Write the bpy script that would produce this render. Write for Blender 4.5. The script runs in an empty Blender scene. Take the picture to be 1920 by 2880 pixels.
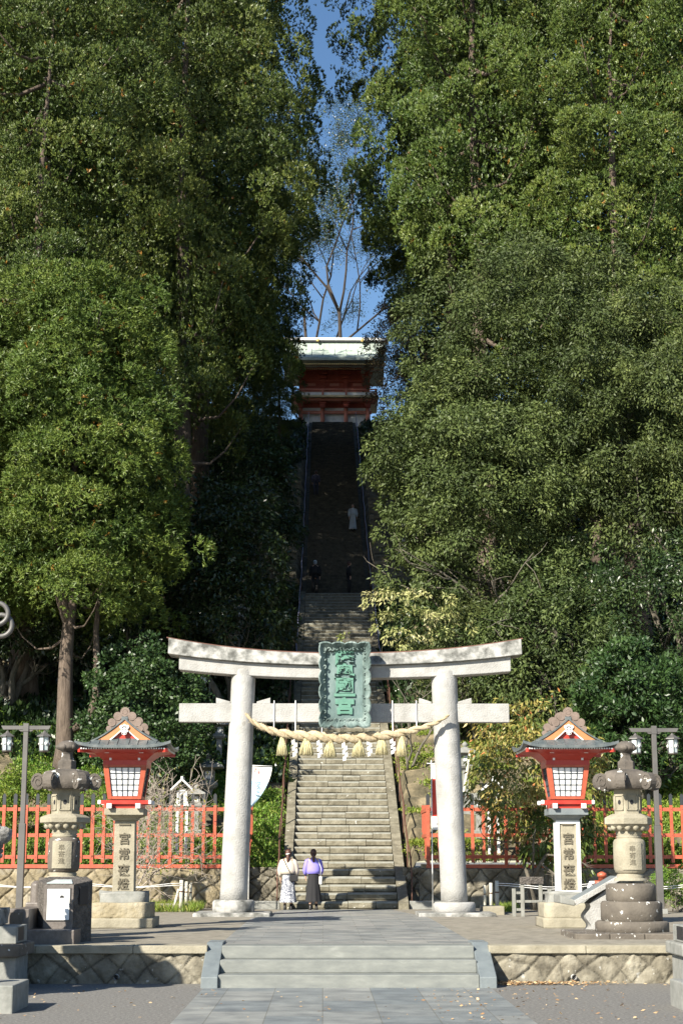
import bpy, bmesh, math, random
import numpy as np
from mathutils import Vector, Matrix, Euler
R = math.radians
PI = math.pi
random.seed(7)
C = bpy.context.scene.collection
SC = bpy.context.scene

# ---------------------------------------------------------------- camera
F = 4600.0
TH = math.atan(975 / F)
YAW = math.atan(52 * math.cos(TH) / F)
EYE = 2.0
cam_d = bpy.data.cameras.new('camera')
cam = bpy.data.objects.new('camera', cam_d)
C.objects.link(cam)
cam.location = (0, 0, EYE)
cam.rotation_euler = (PI / 2 + TH, 0, -YAW)
cam_d.sensor_fit = 'VERTICAL'
cam_d.sensor_height = 36
cam_d.lens = 36 * F / 2880
cam_d.clip_end = 2000
cam_d.clip_start = 0.1
SC.camera = cam
_MR = Euler((PI / 2 + TH, 0, -YAW)).to_matrix()

def ray(px, py):
    return _MR @ Vector(((px - 960) / F, (1440 - py) / F, -1))

def W(px, py, Y):
    d = ray(px, py)
    return Vector((0, 0, EYE)) + d * (Y / d.y)

def G(px, py, z):
    d = ray(px, py)
    return Vector((0, 0, EYE)) + d * ((z - EYE) / d.z)

# ---------------------------------------------------------------- materials
def newmat(name):
    m = bpy.data.materials.new(name)
    m.use_nodes = True
    nt = m.node_tree
    return m, nt, nt.nodes['Principled BSDF']

def ramp(nt, stops):
    r = nt.nodes.new('ShaderNodeValToRGB')
    e = r.color_ramp.elements
    while len(e) > 1:
        e.remove(e[0])
    e[0].position = stops[0][0]
    e[0].color = (*stops[0][1], 1)
    for p, c in stops[1:]:
        k = e.new(p)
        k.color = (*c, 1)
    return r

def mat(name, stops, scale=3.0, rough=0.8, detail=6, bump=0.0, bscale=None, stretch=(1, 1, 1), spots=None, metallic=0.0,
        spec=0.5, rand=0.0, spotscale=6.0, spotth=0.62, bdist=0.02, wave=None):
    """procedural material: noise through a ramp, optional lichen spots and bump"""
    if isinstance(stops[0], (int, float)):
        c = stops
        stops = [(0.3, tuple(x * .85 for x in c)), (0.7, tuple(min(1, x * 1.12) for x in c))]
    m, nt, b = newmat(name)
    N, L = nt.nodes, nt.links
    tc = N.new('ShaderNodeTexCoord')
    mp = N.new('ShaderNodeMapping')
    mp.inputs['Scale'].default_value = stretch
    L.new(tc.outputs['Object'], mp.inputs[0])
    nz = N.new('ShaderNodeTexNoise')
    nz.inputs['Scale'].default_value = scale
    nz.inputs['Detail'].default_value = detail
    nz.inputs['Roughness'].default_value = 0.62
    L.new(mp.outputs[0], nz.inputs['Vector'])
    r = ramp(nt, stops)
    L.new(nz.outputs['Fac'], r.inputs[0])
    col = r.outputs[0]
    if rand:
        oi = N.new('ShaderNodeObjectInfo')
        hs = N.new('ShaderNodeHueSaturation')
        mr = N.new('ShaderNodeMapRange')
        mr.inputs[3].default_value = 1 - rand
        mr.inputs[4].default_value = 1 + rand
        L.new(oi.outputs['Random'], mr.inputs[0])
        L.new(mr.outputs[0], hs.inputs['Value'])
        L.new(col, hs.inputs['Color'])
        col = hs.outputs[0]
    if spots:
        n2 = N.new('ShaderNodeTexNoise')
        n2.inputs['Scale'].default_value = spotscale
        n2.inputs['Detail'].default_value = 3
        L.new(tc.outputs['Object'], n2.inputs['Vector'])
        r2 = ramp(nt, [(spotth, (0, 0, 0)), (spotth + .02, (1, 1, 1))])
        L.new(n2.outputs['Fac'], r2.inputs[0])
        mx = N.new('ShaderNodeMixRGB')
        mx.inputs[2].default_value = (*spots, 1)
        L.new(r2.outputs[0], mx.inputs[0])
        L.new(col, mx.inputs[1])
        col = mx.outputs[0]
    L.new(col, b.inputs['Base Color'])
    b.inputs['Roughness'].default_value = rough
    b.inputs['Metallic'].default_value = metallic
    b.inputs['Specular IOR Level'].default_value = spec
    if bump:
        n3 = N.new('ShaderNodeTexNoise')
        n3.inputs['Scale'].default_value = bscale or scale * 6
        n3.inputs['Detail'].default_value = 5
        L.new(mp.outputs[0], n3.inputs['Vector'])
        bp = N.new('ShaderNodeBump')
        bp.inputs['Strength'].default_value = bump
        bp.inputs['Distance'].default_value = bdist
        L.new(n3.outputs['Fac'], bp.inputs['Height'])
        L.new(bp.outputs[0], b.inputs['Normal'])
    return m

def leafmat(name, stops, rough=0.5, spec=0.3, trans=0.25, var=0.25, hue=0.02):
    m, nt, b = newmat(name)
    N, L = nt.nodes, nt.links
    at = N.new('ShaderNodeAttribute')
    at.attribute_name = 'v'
    r = ramp(nt, stops)
    L.new(at.outputs['Fac'], r.inputs[0])
    oi = N.new('ShaderNodeObjectInfo')
    hs = N.new('ShaderNodeHueSaturation')
    mr = N.new('ShaderNodeMapRange')
    mr.inputs[3].default_value = 1 - var
    mr.inputs[4].default_value = 1 + var
    L.new(oi.outputs['Random'], mr.inputs[0])
    L.new(mr.outputs[0], hs.inputs['Value'])
    ml = N.new('ShaderNodeMath')
    ml.operation = 'MULTIPLY'
    ml.inputs[1].default_value = 7.31
    L.new(oi.outputs['Random'], ml.inputs[0])
    fr = N.new('ShaderNodeMath')
    fr.operation = 'FRACT'
    L.new(ml.outputs[0], fr.inputs[0])
    m2 = N.new('ShaderNodeMapRange')
    m2.inputs[3].default_value = .5 - hue
    m2.inputs[4].default_value = .5 + hue
    L.new(fr.outputs[0], m2.inputs[0])
    L.new(m2.outputs[0], hs.inputs['Hue'])
    L.new(r.outputs[0], hs.inputs['Color'])
    L.new(hs.outputs[0], b.inputs['Base Color'])
    b.inputs['Roughness'].default_value = rough
    b.inputs['Specular IOR Level'].default_value = spec
    if trans:
        t = N.new('ShaderNodeBsdfTranslucent')
        L.new(hs.outputs[0], t.inputs[0])
        mx = N.new('ShaderNodeMixShader')
        mx.inputs[0].default_value = trans
        L.new(b.outputs[0], mx.inputs[1])
        L.new(t.outputs[0], mx.inputs[2])
        L.new(mx.outputs[0], N['Material Output'].inputs[0])
    return m

# ---------------------------------------------------------------- objects
ORG = {}

def tag(o, label=None, cat=None, group=None, kind=None):
    if label: o['label'] = label
    if cat: o['category'] = cat
    if group: o['group'] = group
    if kind: o['kind'] = kind
    return o

def thing(name, label, cat, loc=(0, 0, 0), rz=0.0, group=None):
    o = bpy.data.objects.new(name, None)
    o.empty_display_size = .2
    C.objects.link(o)
    o.location = loc
    o.rotation_euler = (0, 0, rz)
    return tag(o, label, cat, group)

def copy_tree(o, parent=None):
    c = o.copy()
    C.objects.link(c)
    c.parent = parent
    for ch in list(o.children):
        copy_tree(ch, c)
    return c

class MB:
    def __init__(s):
        s.v = []; s.f = []; s.mi = []; s.sm = []
    def add(s, vs, fs, mi=0, sm=False):
        k = len(s.v)
        s.v += [tuple(v) for v in vs]
        for f in fs:
            s.f.append([i + k for i in f]); s.mi.append(mi); s.sm.append(sm)
        return s
    def box(s, c, d, mi=0, rot=None, taper=1.0):
        x, y, z = d[0] / 2, d[1] / 2, d[2] / 2
        vs = []
        for sz in (-1, 1):
            t = taper if sz > 0 else 1.0
            for a, b in ((-1, -1), (1, -1), (1, 1), (-1, 1)):
                vs.append(Vector((a * x * t, b * y * t, sz * z)))
        if rot is not None:
            M = Euler(rot).to_matrix()
            vs = [M @ v for v in vs]
        c = Vector(c)
        s.add([v + c for v in vs], [(0, 3, 2, 1), (4, 5, 6, 7), (0, 1, 5, 4), (1, 2, 6, 5), (2, 3, 7, 6), (3, 0, 4, 7)], mi)
        return s
    def b2(s, x0, x1, y0, y1, z0, z1, mi=0):
        return s.box(((x0 + x1) / 2, (y0 + y1) / 2, (z0 + z1) / 2), (abs(x1 - x0), abs(y1 - y0), abs(z1 - z0)), mi)
    def prism(s, poly, d0, d1, axis='y', mi=0):
        """poly in the plane normal to axis; 'y': (x,z), 'x': (y,z), 'z': (x,y)"""
        n = len(poly)
        def P(p, d):
            return (p[0], d, p[1]) if axis == 'y' else ((d, p[0], p[1]) if axis == 'x' else (p[0], p[1], d))
        vs = [P(p, d0) for p in poly] + [P(p, d1) for p in poly]
        fs = [list(range(n))[::-1], list(range(n, 2 * n))] + [(i, (i + 1) % n, n + (i + 1) % n, n + i) for i in range(n)]
        return s.add(vs, fs, mi)
    def lathe(s, prof, c=(0, 0, 0), seg=24, mi=0, sm=True, rot=0.0, sx=1, sy=1):
        """prof: list of (r,z)"""
        vs, fs = [], []
        n = len(prof)
        for k in range(seg):
            a = 2 * PI * k / seg + rot
            for r, z in prof:
                vs.append((c[0] + r * math.cos(a) * sx, c[1] + r * math.sin(a) * sy, c[2] + z))
        for k in range(seg):
            k2 = (k + 1) % seg
            for i in range(n - 1):
                fs.append((k * n + i, k2 * n + i, k2 * n + i + 1, k * n + i + 1))
        s.add(vs, fs, mi, sm)
        if prof[0][0] > 1e-4: s.add([vs[k * n] for k in range(seg)], [list(range(seg))[::-1]], mi)
        if prof[-1][0] > 1e-4: s.add([vs[k * n + n - 1] for k in range(seg)], [list(range(seg))], mi)
        return s
    def tube(s, pts, rad, seg=8, mi=0, cap=True, sm=True):
        pts = [Vector(p) for p in pts]
        n = len(pts)
        if not hasattr(rad, '__len__'): rad = [rad] * n
        vs, fs = [], []
        prev = None
        for i, p in enumerate(pts):
            t = (pts[min(i + 1, n - 1)] - pts[max(i - 1, 0)])
            if t.length < 1e-9: t = Vector((0, 0, 1))
            t.normalize()
            if prev is None:
                a = Vector((0, 0, 1)) if abs(t.z) < .9 else Vector((1, 0, 0))
                u = t.cross(a).normalized()
            else:
                u = (prev - t * prev.dot(t))
                u = u.normalized() if u.length > 1e-6 else t.orthogonal().normalized()
            prev = u
            w = t.cross(u)
            for k in range(seg):
                a = 2 * PI * k / seg
                vs.append(p + (u * math.cos(a) + w * math.sin(a)) * rad[i])
        for i in range(n - 1):
            for k in range(seg):
                k2 = (k + 1) % seg
                fs.append((i * seg + k, i * seg + k2, (i + 1) * seg + k2, (i + 1) * seg + k))
        if cap:
            fs.append(list(range(seg))[::-1]); fs.append([(n - 1) * seg + k for k in range(seg)])
        return s.add(vs, fs, mi, sm)
    def build(s, name, mats, parent=None, origin=(0, 0, 0), bevel=0, seg=2, world=False):
        if world and parent is not None:
            r = parent
            while r.parent: r = r.parent
            origin = r.location.copy()
            assert abs(r.rotation_euler.z) < 1e-6
        me = bpy.data.meshes.new(name)
        ox, oy, oz = origin
        me.from_pydata([(v[0] - ox, v[1] - oy, v[2] - oz) for v in s.v], [], s.f)
        if not isinstance(mats, (list, tuple)): mats = [mats]
        for m in mats: me.materials.append(m)
        me.polygons.foreach_set('material_index', s.mi)
        me.polygons.foreach_set('use_smooth', s.sm)
        if getattr(s, 'jt', None):
            at = me.attributes.new('joint', 'FLOAT', 'POINT')
            at.data.foreach_set('value', np.array(s.jt + [1.0] * (len(s.v) - len(s.jt)), dtype=np.float32))
        me.update()
        o = bpy.data.objects.new(name, me)
        C.objects.link(o)
        if parent is not None: o.parent = parent
        elif tuple(origin) != (0, 0, 0): o.location = origin
        if bevel:
            b = o.modifiers.new('bevel', 'BEVEL')
            b.width = bevel; b.segments = seg; b.limit_method = 'ANGLE'; b.angle_limit = R(40)
        return o

def rocky(o, amt=.03, scale=2.0, sub=3, seed=0):
    """subdivide and push the surface about for a rough-hewn look"""
    bm = bmesh.new(); bm.from_mesh(o.data)
    bmesh.ops.subdivide_edges(bm, edges=bm.edges[:], cuts=sub, use_grid_fill=True)
    bmesh.ops.remove_doubles(bm, verts=bm.verts[:], dist=1e-4)
    bm.normal_update()
    from mathutils import noise
    for v in bm.verts:
        p = v.co * scale + Vector((seed, seed * 2, 0))
        v.co += v.normal * (noise.noise(p) + .5 * noise.noise(p * 2.7)) * amt
    bm.to_mesh(o.data); bm.free()
    for p in o.data.polygons: p.use_smooth = True
    return o

def text(body, size, depth, m, parent, loc, rot=(PI / 2, 0, 0), name='lettering', space=1.0, line=1.0, sx=1.0, off=0.0):
    c = bpy.data.curves.new('t', 'FONT')
    c.body = body; c.size = size; c.extrude = depth; c.align_x = 'CENTER'; c.align_y = 'CENTER'
    c.space_line = line; c.space_character = space; c.resolution_u = 2; c.offset = off
    t = bpy.data.objects.new('t', c)
    C.objects.link(t)
    dg = bpy.context.evaluated_depsgraph_get()
    me = bpy.data.meshes.new_from_object(t.evaluated_get(dg))
    bpy.data.objects.remove(t)
    me.transform(Matrix.Diagonal((sx, 1, 1, 1)))
    me.transform(Euler(rot).to_matrix().to_4x4())
    me.transform(Matrix.Translation(loc))
    me.materials.clear(); me.materials.append(m)
    me.name = name
    o = bpy.data.objects.new(name, me)
    C.objects.link(o)
    o.parent = parent
    return o

# ---------------------------------------------------------------- leaves
def quads(name, V, m, vv, parent=None):
    """V: (n,4,3) leaf corners, vv: (n,) tone"""
    n = len(V)
    me = bpy.data.meshes.new(name)
    me.vertices.add(n * 4); me.loops.add(n * 4); me.polygons.add(n)
    me.vertices.foreach_set('co', V.astype(np.float32).ravel())
    me.loops.foreach_set('vertex_index', np.arange(n * 4, dtype=np.int32))
    me.polygons.foreach_set('loop_start', np.arange(0, n * 4, 4, dtype=np.int32))
    me.polygons.foreach_set('loop_total', np.full(n, 4, dtype=np.int32))
    a = me.attributes.new('v', 'FLOAT', 'FACE')
    a.data.foreach_set('value', vv.astype(np.float32))
    me.materials.append(m)
    me.update(calc_edges=True)
    o = bpy.data.objects.new(name, me)
    C.objects.link(o)
    if parent is not None: o.parent = parent
    return o

def nrm(a):
    return a / np.maximum(np.linalg.norm(a, axis=-1, keepdims=True), 1e-9)

def blades(rng, P, D, L, Wd, wpos=.45, face=None, roll=.6):
    """diamond leaves from P along D; face: direction the blade's flat side leans to"""
    n = len(P)
    q = rng.normal(size=(n, 3))
    if face is not None: q = face + q * roll
    side = nrm(np.cross(D, q))
    mid = P + D * (L * wpos)[:, None]
    return np.stack([P, mid + side * Wd[:, None] / 2, P + D * L[:, None], mid - side * Wd[:, None] / 2], axis=1)

def puffs(rng, Cn, O, Rp, tufts, nb, bl, bw, up=.35, spread=.62, flat=.9, orange=.005, gap=0.0, tone=None, jit=.4):
    """tufts on the outward side of each puff; returns corners and tones"""
    K = len(Cn)
    o = np.repeat(O, tufts, axis=0)
    d = nrm(o * .9 + rng.normal(size=(K * tufts, 3)) * spread)
    rr = np.repeat(Rp, tufts) * (1.06 - .22 * rng.uniform(0, 1, K * tufts) ** 2)
    p = np.repeat(Cn, tufts, axis=0) + d * rr[:, None] * np.array([1, 1, flat])
    tn = np.repeat(rng.uniform(0, 1, K) if tone is None else tone, tufts) * .5 + rng.uniform(0, .42, K * tufts)
    og = rng.uniform(0, 1, K * tufts) < orange
    tn[og] = rng.uniform(.96, 1, og.sum())
    T = K * tufts
    P = np.repeat(p, nb, axis=0)
    dn = np.repeat(d, nb, axis=0)
    D = nrm(dn * .42 + np.array([0, 0, up + .12]) + rng.normal(size=(T * nb, 3)) * jit)
    L = rng.uniform(.7, 1.2, T * nb) * bl
    Wd = rng.uniform(.7, 1.2, T * nb) * bw
    V = blades(rng, P - D * bl * .25, D, L, Wd, .5, dn + np.array([0, 0, .15]), .38)
    vv = np.clip(np.repeat(tn, nb) + rng.uniform(-.05, .05, T * nb), 0, 1)
    return V, vv

def sugi_crown(name, seed, H, Rm, z0, m, limbs=112, per=7, tufts=76, nb=7, pr=(.45, .85), bl=.175, bw=.043, droop=.2, up=.45, orange=.005, rag=.3, lop=1.0, pad=.88):
    rng = np.random.default_rng(seed)
    i = np.arange(limbs)
    t = (i + rng.uniform(0, 1, limbs)) / limbs
    z = z0 + (H - z0) * t
    prof = np.where(t > .25, np.sqrt(np.clip(1 - ((t - .25) / .77) ** 2, .02, 1)), .72 + .28 * t / .25)
    az = i * 2.39996 + rng.uniform(-.5, .5, limbs)
    Lr = Rm * prof * (1 - rag + rng.uniform(0, 2 * rag, limbs)) * lop
    cs, os_ = [], []
    for k in range(limbs):
        rad = np.array([math.cos(az[k]), math.sin(az[k]), 0])
        tan = np.array([-rad[1], rad[0], 0])
        n = per
        q = rng.normal(size=(n, 3)) * np.array([.8, 1.0, .55]) * pad
        q[:, 2] = np.abs(q[:, 2]) * .9 - .25 * np.abs(q[:, 1]) - .15 * np.clip(q[:, 0], 0, 9)
        q[0] *= .2
        tip = rad * Lr[k] * (.86 if k % 5 else .5)
        c = tip + rad * q[:, :1] + tan * q[:, 1:2]
        c[:, 2] = z[k] - droop * Lr[k] * .5 + q[:, 2]
        cs.append(c)
        os_.append(nrm(np.repeat(rad[None] * .7, n, 0) + rad * q[:, :1] * .5 + tan * q[:, 1:2] * .5 + np.array([0, 0, .5]) + np.array([0, 0, .4]) * q[:, 2:3]))
    nf = int(limbs * 2.6)
    ti = rng.uniform(0, .97, nf); ai = rng.uniform(0, 2 * PI, nf)
    pi_ = np.where(ti > .25, np.sqrt(np.clip(1 - ((ti - .25) / .77) ** 2, .02, 1)), .72 + .28 * ti / .25)
    ri = Rm * pi_ * rng.uniform(.3, .55, nf)
    inn = np.stack([np.cos(ai) * ri, np.sin(ai) * ri, z0 + (H - z0) * ti], 1)
    Oi = nrm(inn * np.array([1, 1, 0]) + np.array([0, 0, 1.0]))
    Cn = np.concatenate(cs); O = np.concatenate(os_)
    Rp = rng.uniform(*pr, len(Cn))
    tone = np.repeat(rng.uniform(0, 1, limbs), per) * .6 + rng.uniform(0, .4, len(Cn))
    V, vv = puffs(rng, Cn, O, Rp, tufts, nb, bl, bw, up=up, orange=orange, tone=tone)
    V2, v2 = puffs(rng, inn, Oi, np.full(nf, .95), 34, 6, bl * 1.2, bw * 1.6, up=up, spread=1.0, orange=orange * 4, tone=np.full(nf, .3))
    return np.concatenate([V, V2]), np.concatenate([vv, v2])

def broad_crown(seed, rad, cen, n=260, leaves=150, pr=(.5, .85), ll=.16, lw=.058, droop=-.5, lobes=.2, orange=0.0, low=-.6, spread=.62):
    """clumps of single leaves over a lumpy ellipsoid"""
    rng = np.random.default_rng(seed)
    from mathutils import noise
    d = nrm(rng.normal(size=(n * 2, 3)))
    d = d[d[:, 2] > low][:n]
    n = len(d)
    k = np.array([1 + lobes * 2 * noise.noise(Vector(x) * 1.9 + Vector((seed, 0, 0))) for x in d])
    s = (1 - .38 * rng.uniform(0, 1, n) ** 1.5) * k
    c = d * np.array(rad) * s[:, None] + np.array(cen)
    O = nrm(d + np.array([0, 0, .25]))
    Rp = rng.uniform(*pr, n)
    o = np.repeat(O, leaves, 0)
    dd = nrm(o * .7 + rng.normal(size=(n * leaves, 3)) * spread)
    p = np.repeat(c, leaves, 0) + dd * (np.repeat(Rp, leaves) * rng.uniform(.5, 1.05, n * leaves))[:, None] * np.array([1, 1, .75])
    D = nrm(dd * .6 + np.array([0, 0, droop]) + rng.normal(size=dd.shape) * .45)
    L = rng.uniform(.7, 1.25, len(D)) * ll
    V = blades(rng, p, D, L, L * (lw / ll), .4, dd, .7)
    vv = np.clip(np.repeat(rng.uniform(0, .55, n), leaves) + rng.uniform(0, .4, len(D)), 0, .95)
    if orange:
        og = rng.uniform(0, 1, len(vv)) < orange
        vv[og] = 1
    return V, vv

def limb_paths(rng, start, d, length, r, depth, out, bend=.25, split=(2, 3), shrink=.68, upw=.1, steps=6):
    p = Vector(start); d = Vector(d).normalized()
    pts, rs = [p.copy()], [r]
    for k in range(steps):
        d = (d + Vector(rng.normal(size=3)) * bend * .5 + Vector((0, 0, upw * .4))).normalized()
        p = p + d * (length / steps)
        pts.append(p.copy()); rs.append(r * (1 - .5 * (k + 1) / steps))
    out.append((pts, rs))
    if depth > 0:
        for q in range(rng.integers(split[0], split[1] + 1)):
            i = rng.integers(steps // 2, steps + 1)
            nd = (d + Vector(rng.normal(size=3)) * .75 + Vector((0, 0, upw))).normalized()
            limb_paths(rng, pts[i], nd, length * shrink * rng.uniform(.8, 1.15), rs[i] * .75, depth - 1, out, bend, split, shrink, upw, max(3, steps - 1))
    return out
# ---------------------------------------------------------------- light
SUN_EL, SUN_AZ = R(32), R(37)      # azimuth to the left of straight behind the camera
sd = Vector((-math.sin(SUN_AZ) * math.cos(SUN_EL), -math.cos(SUN_AZ) * math.cos(SUN_EL), math.sin(SUN_EL)))
w = bpy.data.worlds.new('World')
SC.world = w
w.use_nodes = True
nt = w.node_tree
sky = nt.nodes.new('ShaderNodeTexSky')
sky.sky_type = 'NISHITA'
sky.sun_disc = False
sky.sun_elevation = SUN_EL
sky.sun_rotation = math.atan2(sd.x, sd.y)
sky.ozone_density = 2.2
sky.dust_density = .4
bg = nt.nodes['Background']
bg.inputs['Strength'].default_value = 0.072
hsv = nt.nodes.new('ShaderNodeHueSaturation')
hsv.inputs['Saturation'].default_value = 1.12
nt.links.new(sky.outputs[0], hsv.inputs['Color'])
nt.links.new(hsv.outputs[0], bg.inputs[0])
ld = bpy.data.lights.new('sun', 'SUN')
ld.energy = 5.0
ld.angle = R(.5)
ld.color = (1, .93, .80)
sun = bpy.data.objects.new('sun', ld)
C.objects.link(sun)
sun.rotation_euler = (-sd).to_track_quat('-Z', 'Y').to_euler()
sun.location = (-30, -30, 40)
SC.view_settings.view_transform = 'Standard'
SC.view_settings.look = 'None'
SC.view_settings.exposure = 1.17
SC.view_settings.gamma = 1
SC.cycles.max_bounces = 5
SC.cycles.diffuse_bounces = 2
SC.cycles.transparent_max_bounces = 4

# ---------------------------------------------------------------- setting
XA = 0.62            # axis of torii and stairs
YS, YL, YT = 47.6, 79.8, 118.0
ZL, ZT = 14.76, 33.8
def stair_z(y):
    if y < YS: return .6
    if y < YL: return .6 + (ZL - .6) * (y - YS) / (YL - YS)
    if y < YL + 1.2: return ZL
    if y < YT: return ZL + (ZT - ZL) * (y - YL - 1.2) / (YT - YL - 1.2)
    return ZT
from mathutils import noise as MN
def hill_z(x, y):
    d = abs(x - XA)
    s = stair_z(y)
    side = max(1.72, s + .25) + max(0, d - 3) * .10 * min(1, (y - 49) / 10)
    side += (MN.noise(Vector((x * .35, y * .35, 0))) * .35 + MN.noise(Vector((x * 1.3, y * 1.3, 3))) * .10) * min(1, max(0, (y - 49.6) / 3))
    if x > XA and d < 7 and y < 66:                       # old terraced bank right of the stairs
        q = side / .5
        side = .5 * (math.floor(q) + min(1, (q - math.floor(q)) * 2.6)) * .8 + side * .2
    t = min(1, max(0, (d - 1.84) / .3))
    low = s - .4
    z = low * (1 - t) + side * t
    if y > YT: z = ZT - .05
    return z

M_asph = mat('asphalt', [(.36, (.10, .096, .088)), (.64, (.215, .207, .19))], scale=22, rough=.95, detail=12, bump=.9, bscale=60, bdist=.02, spots=(.36, .34, .30), spotscale=22, spotth=.68)
M_soil = mat('packed_grit', [(.34, (.15, .135, .105)), (.66, (.27, .245, .195))], scale=4.5, detail=14, rough=.95, bump=.4, bscale=90, bdist=.01)
M_hill = mat('hill_soil', [(.35, (.05, .045, .025)), (.5, (.12, .10, .06)), (.65, (.24, .195, .12))], scale=1.2, rough=1, bump=.8, bscale=8, bdist=.08)

def paving(name, c1, c2, bw, bh, rot=0):
    m, nt, b = newmat(name)
    N, L = nt.nodes, nt.links
    tc = N.new('ShaderNodeTexCoord'); mp = N.new('ShaderNodeMapping')
    mp.inputs['Rotation'].default_value = (0, 0, rot)
    L.new(tc.outputs['Object'], mp.inputs[0])
    br = N.new('ShaderNodeTexBrick')
    br.inputs['Scale'].default_value = 1
    br.inputs['Brick Width'].default_value = bw
    br.inputs['Row Height'].default_value = bh
    br.inputs['Mortar Size'].default_value = .006
    br.inputs['Color1'].default_value = (*c1, 1); br.inputs['Color2'].default_value = (*c2, 1)
    br.inputs['Mortar'].default_value = (.12, .12, .11, 1)
    br.offset = .37
    L.new(mp.outputs[0], br.inputs['Vector'])
    nz = N.new('ShaderNodeTexNoise'); nz.inputs['Scale'].default_value = 2.2; nz.inputs['Detail'].default_value = 8
    L.new(tc.outputs['Object'], nz.inputs['Vector'])
    r = ramp(nt, [(.3, (.66, .66, .66)), (.7, (1.25, 1.22, 1.15))])
    L.new(nz.outputs['Fac'], r.inputs[0])
    mx = N.new('ShaderNodeMixRGB'); mx.blend_type = 'MULTIPLY'; mx.inputs[0].default_value = 1
    L.new(br.outputs[0], mx.inputs[1]); L.new(r.outputs[0], mx.inputs[2])
    L.new(mx.outputs[0], b.inputs['Base Color'])
    b.inputs['Roughness'].default_value = .6
    bp = N.new('ShaderNodeBump'); bp.inputs['Strength'].default_value = .3; bp.inputs['Distance'].default_value = .01
    n3 = N.new('ShaderNodeTexNoise'); n3.inputs['Scale'].default_value = 60
    L.new(tc.outputs['Object'], n3.inputs['Vector'])
    L.new(n3.outputs['Fac'], bp.inputs['Height']); L.new(bp.outputs[0], b.inputs['Normal'])
    return m
M_pave = paving('slate_paving', (.15, .172, .188), (.22, .23, .228), 1.7, .74, PI / 2)
M_pave2 = paving('slate_paving_upper', (.175, .19, .195), (.26, .26, .25), 1.1, .55, 0)

def sheet(name, m, x0, x1, y0, y1, z, div=1):
    b = MB()
    b.add([(x0, y0, z), (x1, y0, z), (x1, y1, z), (x0, y1, z)], [(0, 1, 2, 3)])
    return tag(b.build(name, m), kind='structure')

YE = 28.15          # terrace edge
sheet('ground', M_asph, -600, 600, -300, 900, 0)
# lower path: trapezoid edges are parallel in plan
pl = G(477, 2880, 0); pr_ = G(1511, 2880, 0)
PL0, PR0 = G(569, 2783, 0).x, G(1388, 2786, 0).x
sheet('lower_path', M_pave, PL0, PR0, 5, YE - .02, .004)
b = MB()
b.b2(-60, 60, YE + .25, 50.5, -.5, .6)
tag(b.build('terrace', M_soil), kind='structure')
QL, QR = G(618, 2657, .6).x, G(1339, 2657, .6).x
b = MB()
b.add([(QL, YE + .2, .604), (QR, YE + .2, .604), (G(1205, 2581, .6).x, G(1205, 2581, .6).y, .604), (G(1100, 2560, .6).x, YS - .25, .604), (G(800, 2560, .6).x, YS - .25, .604), (G(704, 2584, .6).x, G(704, 2584, .6).y, .604)], [(0, 1, 2, 3, 4, 5)])
tag(b.build('upper_path', M_pave2), kind='structure')

# hill: fine grid near, coarse far
def grid(name, m, xs, ys, fz):
    vs = [(x, y, fz(x, y)) for y in ys for x in xs]
    nx = len(xs)
    fs = [(j * nx + i, j * nx + i + 1, (j + 1) * nx + i + 1, (j + 1) * nx + i) for j in range(len(ys) - 1) for i in range(nx - 1)]
    b = MB(); b.add(vs, fs, 0, True)
    return tag(b.build(name, m), kind='structure')
xs = sorted(set([round(x, 3) for x in list(np.arange(-12, 13.01, .25)) + list(np.arange(-60, -12, 2.0)) + list(np.arange(13.5, 62, 2.0)) + [-250, -150, -100, 100, 150, 250]]))
ys = list(np.arange(49.3, 70, .25)) + list(np.arange(70, 124, .8)) + [130, 150, 200, 300, 420]
grid('hill', M_hill, xs, ys, hill_z)
# ---------------------------------------------------------------- trees
M_bark = mat('cedar_bark', [(.3, (.07, .052, .04)), (.7, (.20, .155, .12))], scale=3, stretch=(6, 6, .7), rough=1, bump=.9, bscale=14, bdist=.05)
M_bark2 = mat('grey_bark', [(.3, (.06, .055, .04)), (.7, (.17, .15, .12))], scale=4, stretch=(3, 3, 1), rough=1, bump=.5)
M_sugi = leafmat('cedar_foliage', [(0, (.036, .070, .014)), (.35, (.082, .132, .026)), (.7, (.150, .198, .038)), (.93, (.235, .27, .065)), (.955, (.22, .09, .02)), (1, (.36, .20, .03))], rough=.45, spec=.4, trans=.1, var=.2, hue=.015)
M_olive = leafmat('olive_cedar_foliage', [(0, (.04, .075, .014)), (.4, (.088, .13, .022)), (.9, (.18, .215, .04)), (.95, (.20, .10, .02)), (1, (.33, .16, .03))], rough=.5, spec=.35, trans=.1, var=.12, hue=.01)
M_oak = leafmat('oak_foliage', [(0, (.028, .042, .013)), (.5, (.060, .086, .024)), (.95, (.125, .155, .045)), (1, (.16, .14, .06))], rough=.55, spec=.3, trans=.1, var=.10, hue=.01)
M_cam = leafmat('camellia_foliage', [(0, (.014, .04, .012)), (.6, (.035, .08, .022)), (1, (.07, .13, .035))], rough=.42, spec=.4, trans=.1, var=.15)
M_yel = leafmat('autumn_foliage', [(0, (.05, .085, .015)), (.35, (.11, .14, .028)), (.6, (.26, .22, .055)), (.9, (.40, .29, .10)), (1, (.42, .16, .06))], rough=.45, spec=.4, trans=.1, var=.05)
M_pale = leafmat('pale_leaves', [(0, (.13, .18, .05)), (.5, (.30, .33, .12)), (1, (.50, .47, .24))], rough=.45, spec=.4, trans=.15, var=.05)
M_brown = leafmat('brown_leaves', [(0, (.08, .07, .04)), (.6, (.20, .15, .09)), (1, (.32, .24, .15))], rough=.6, spec=.3, trans=.3, var=.1)
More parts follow.
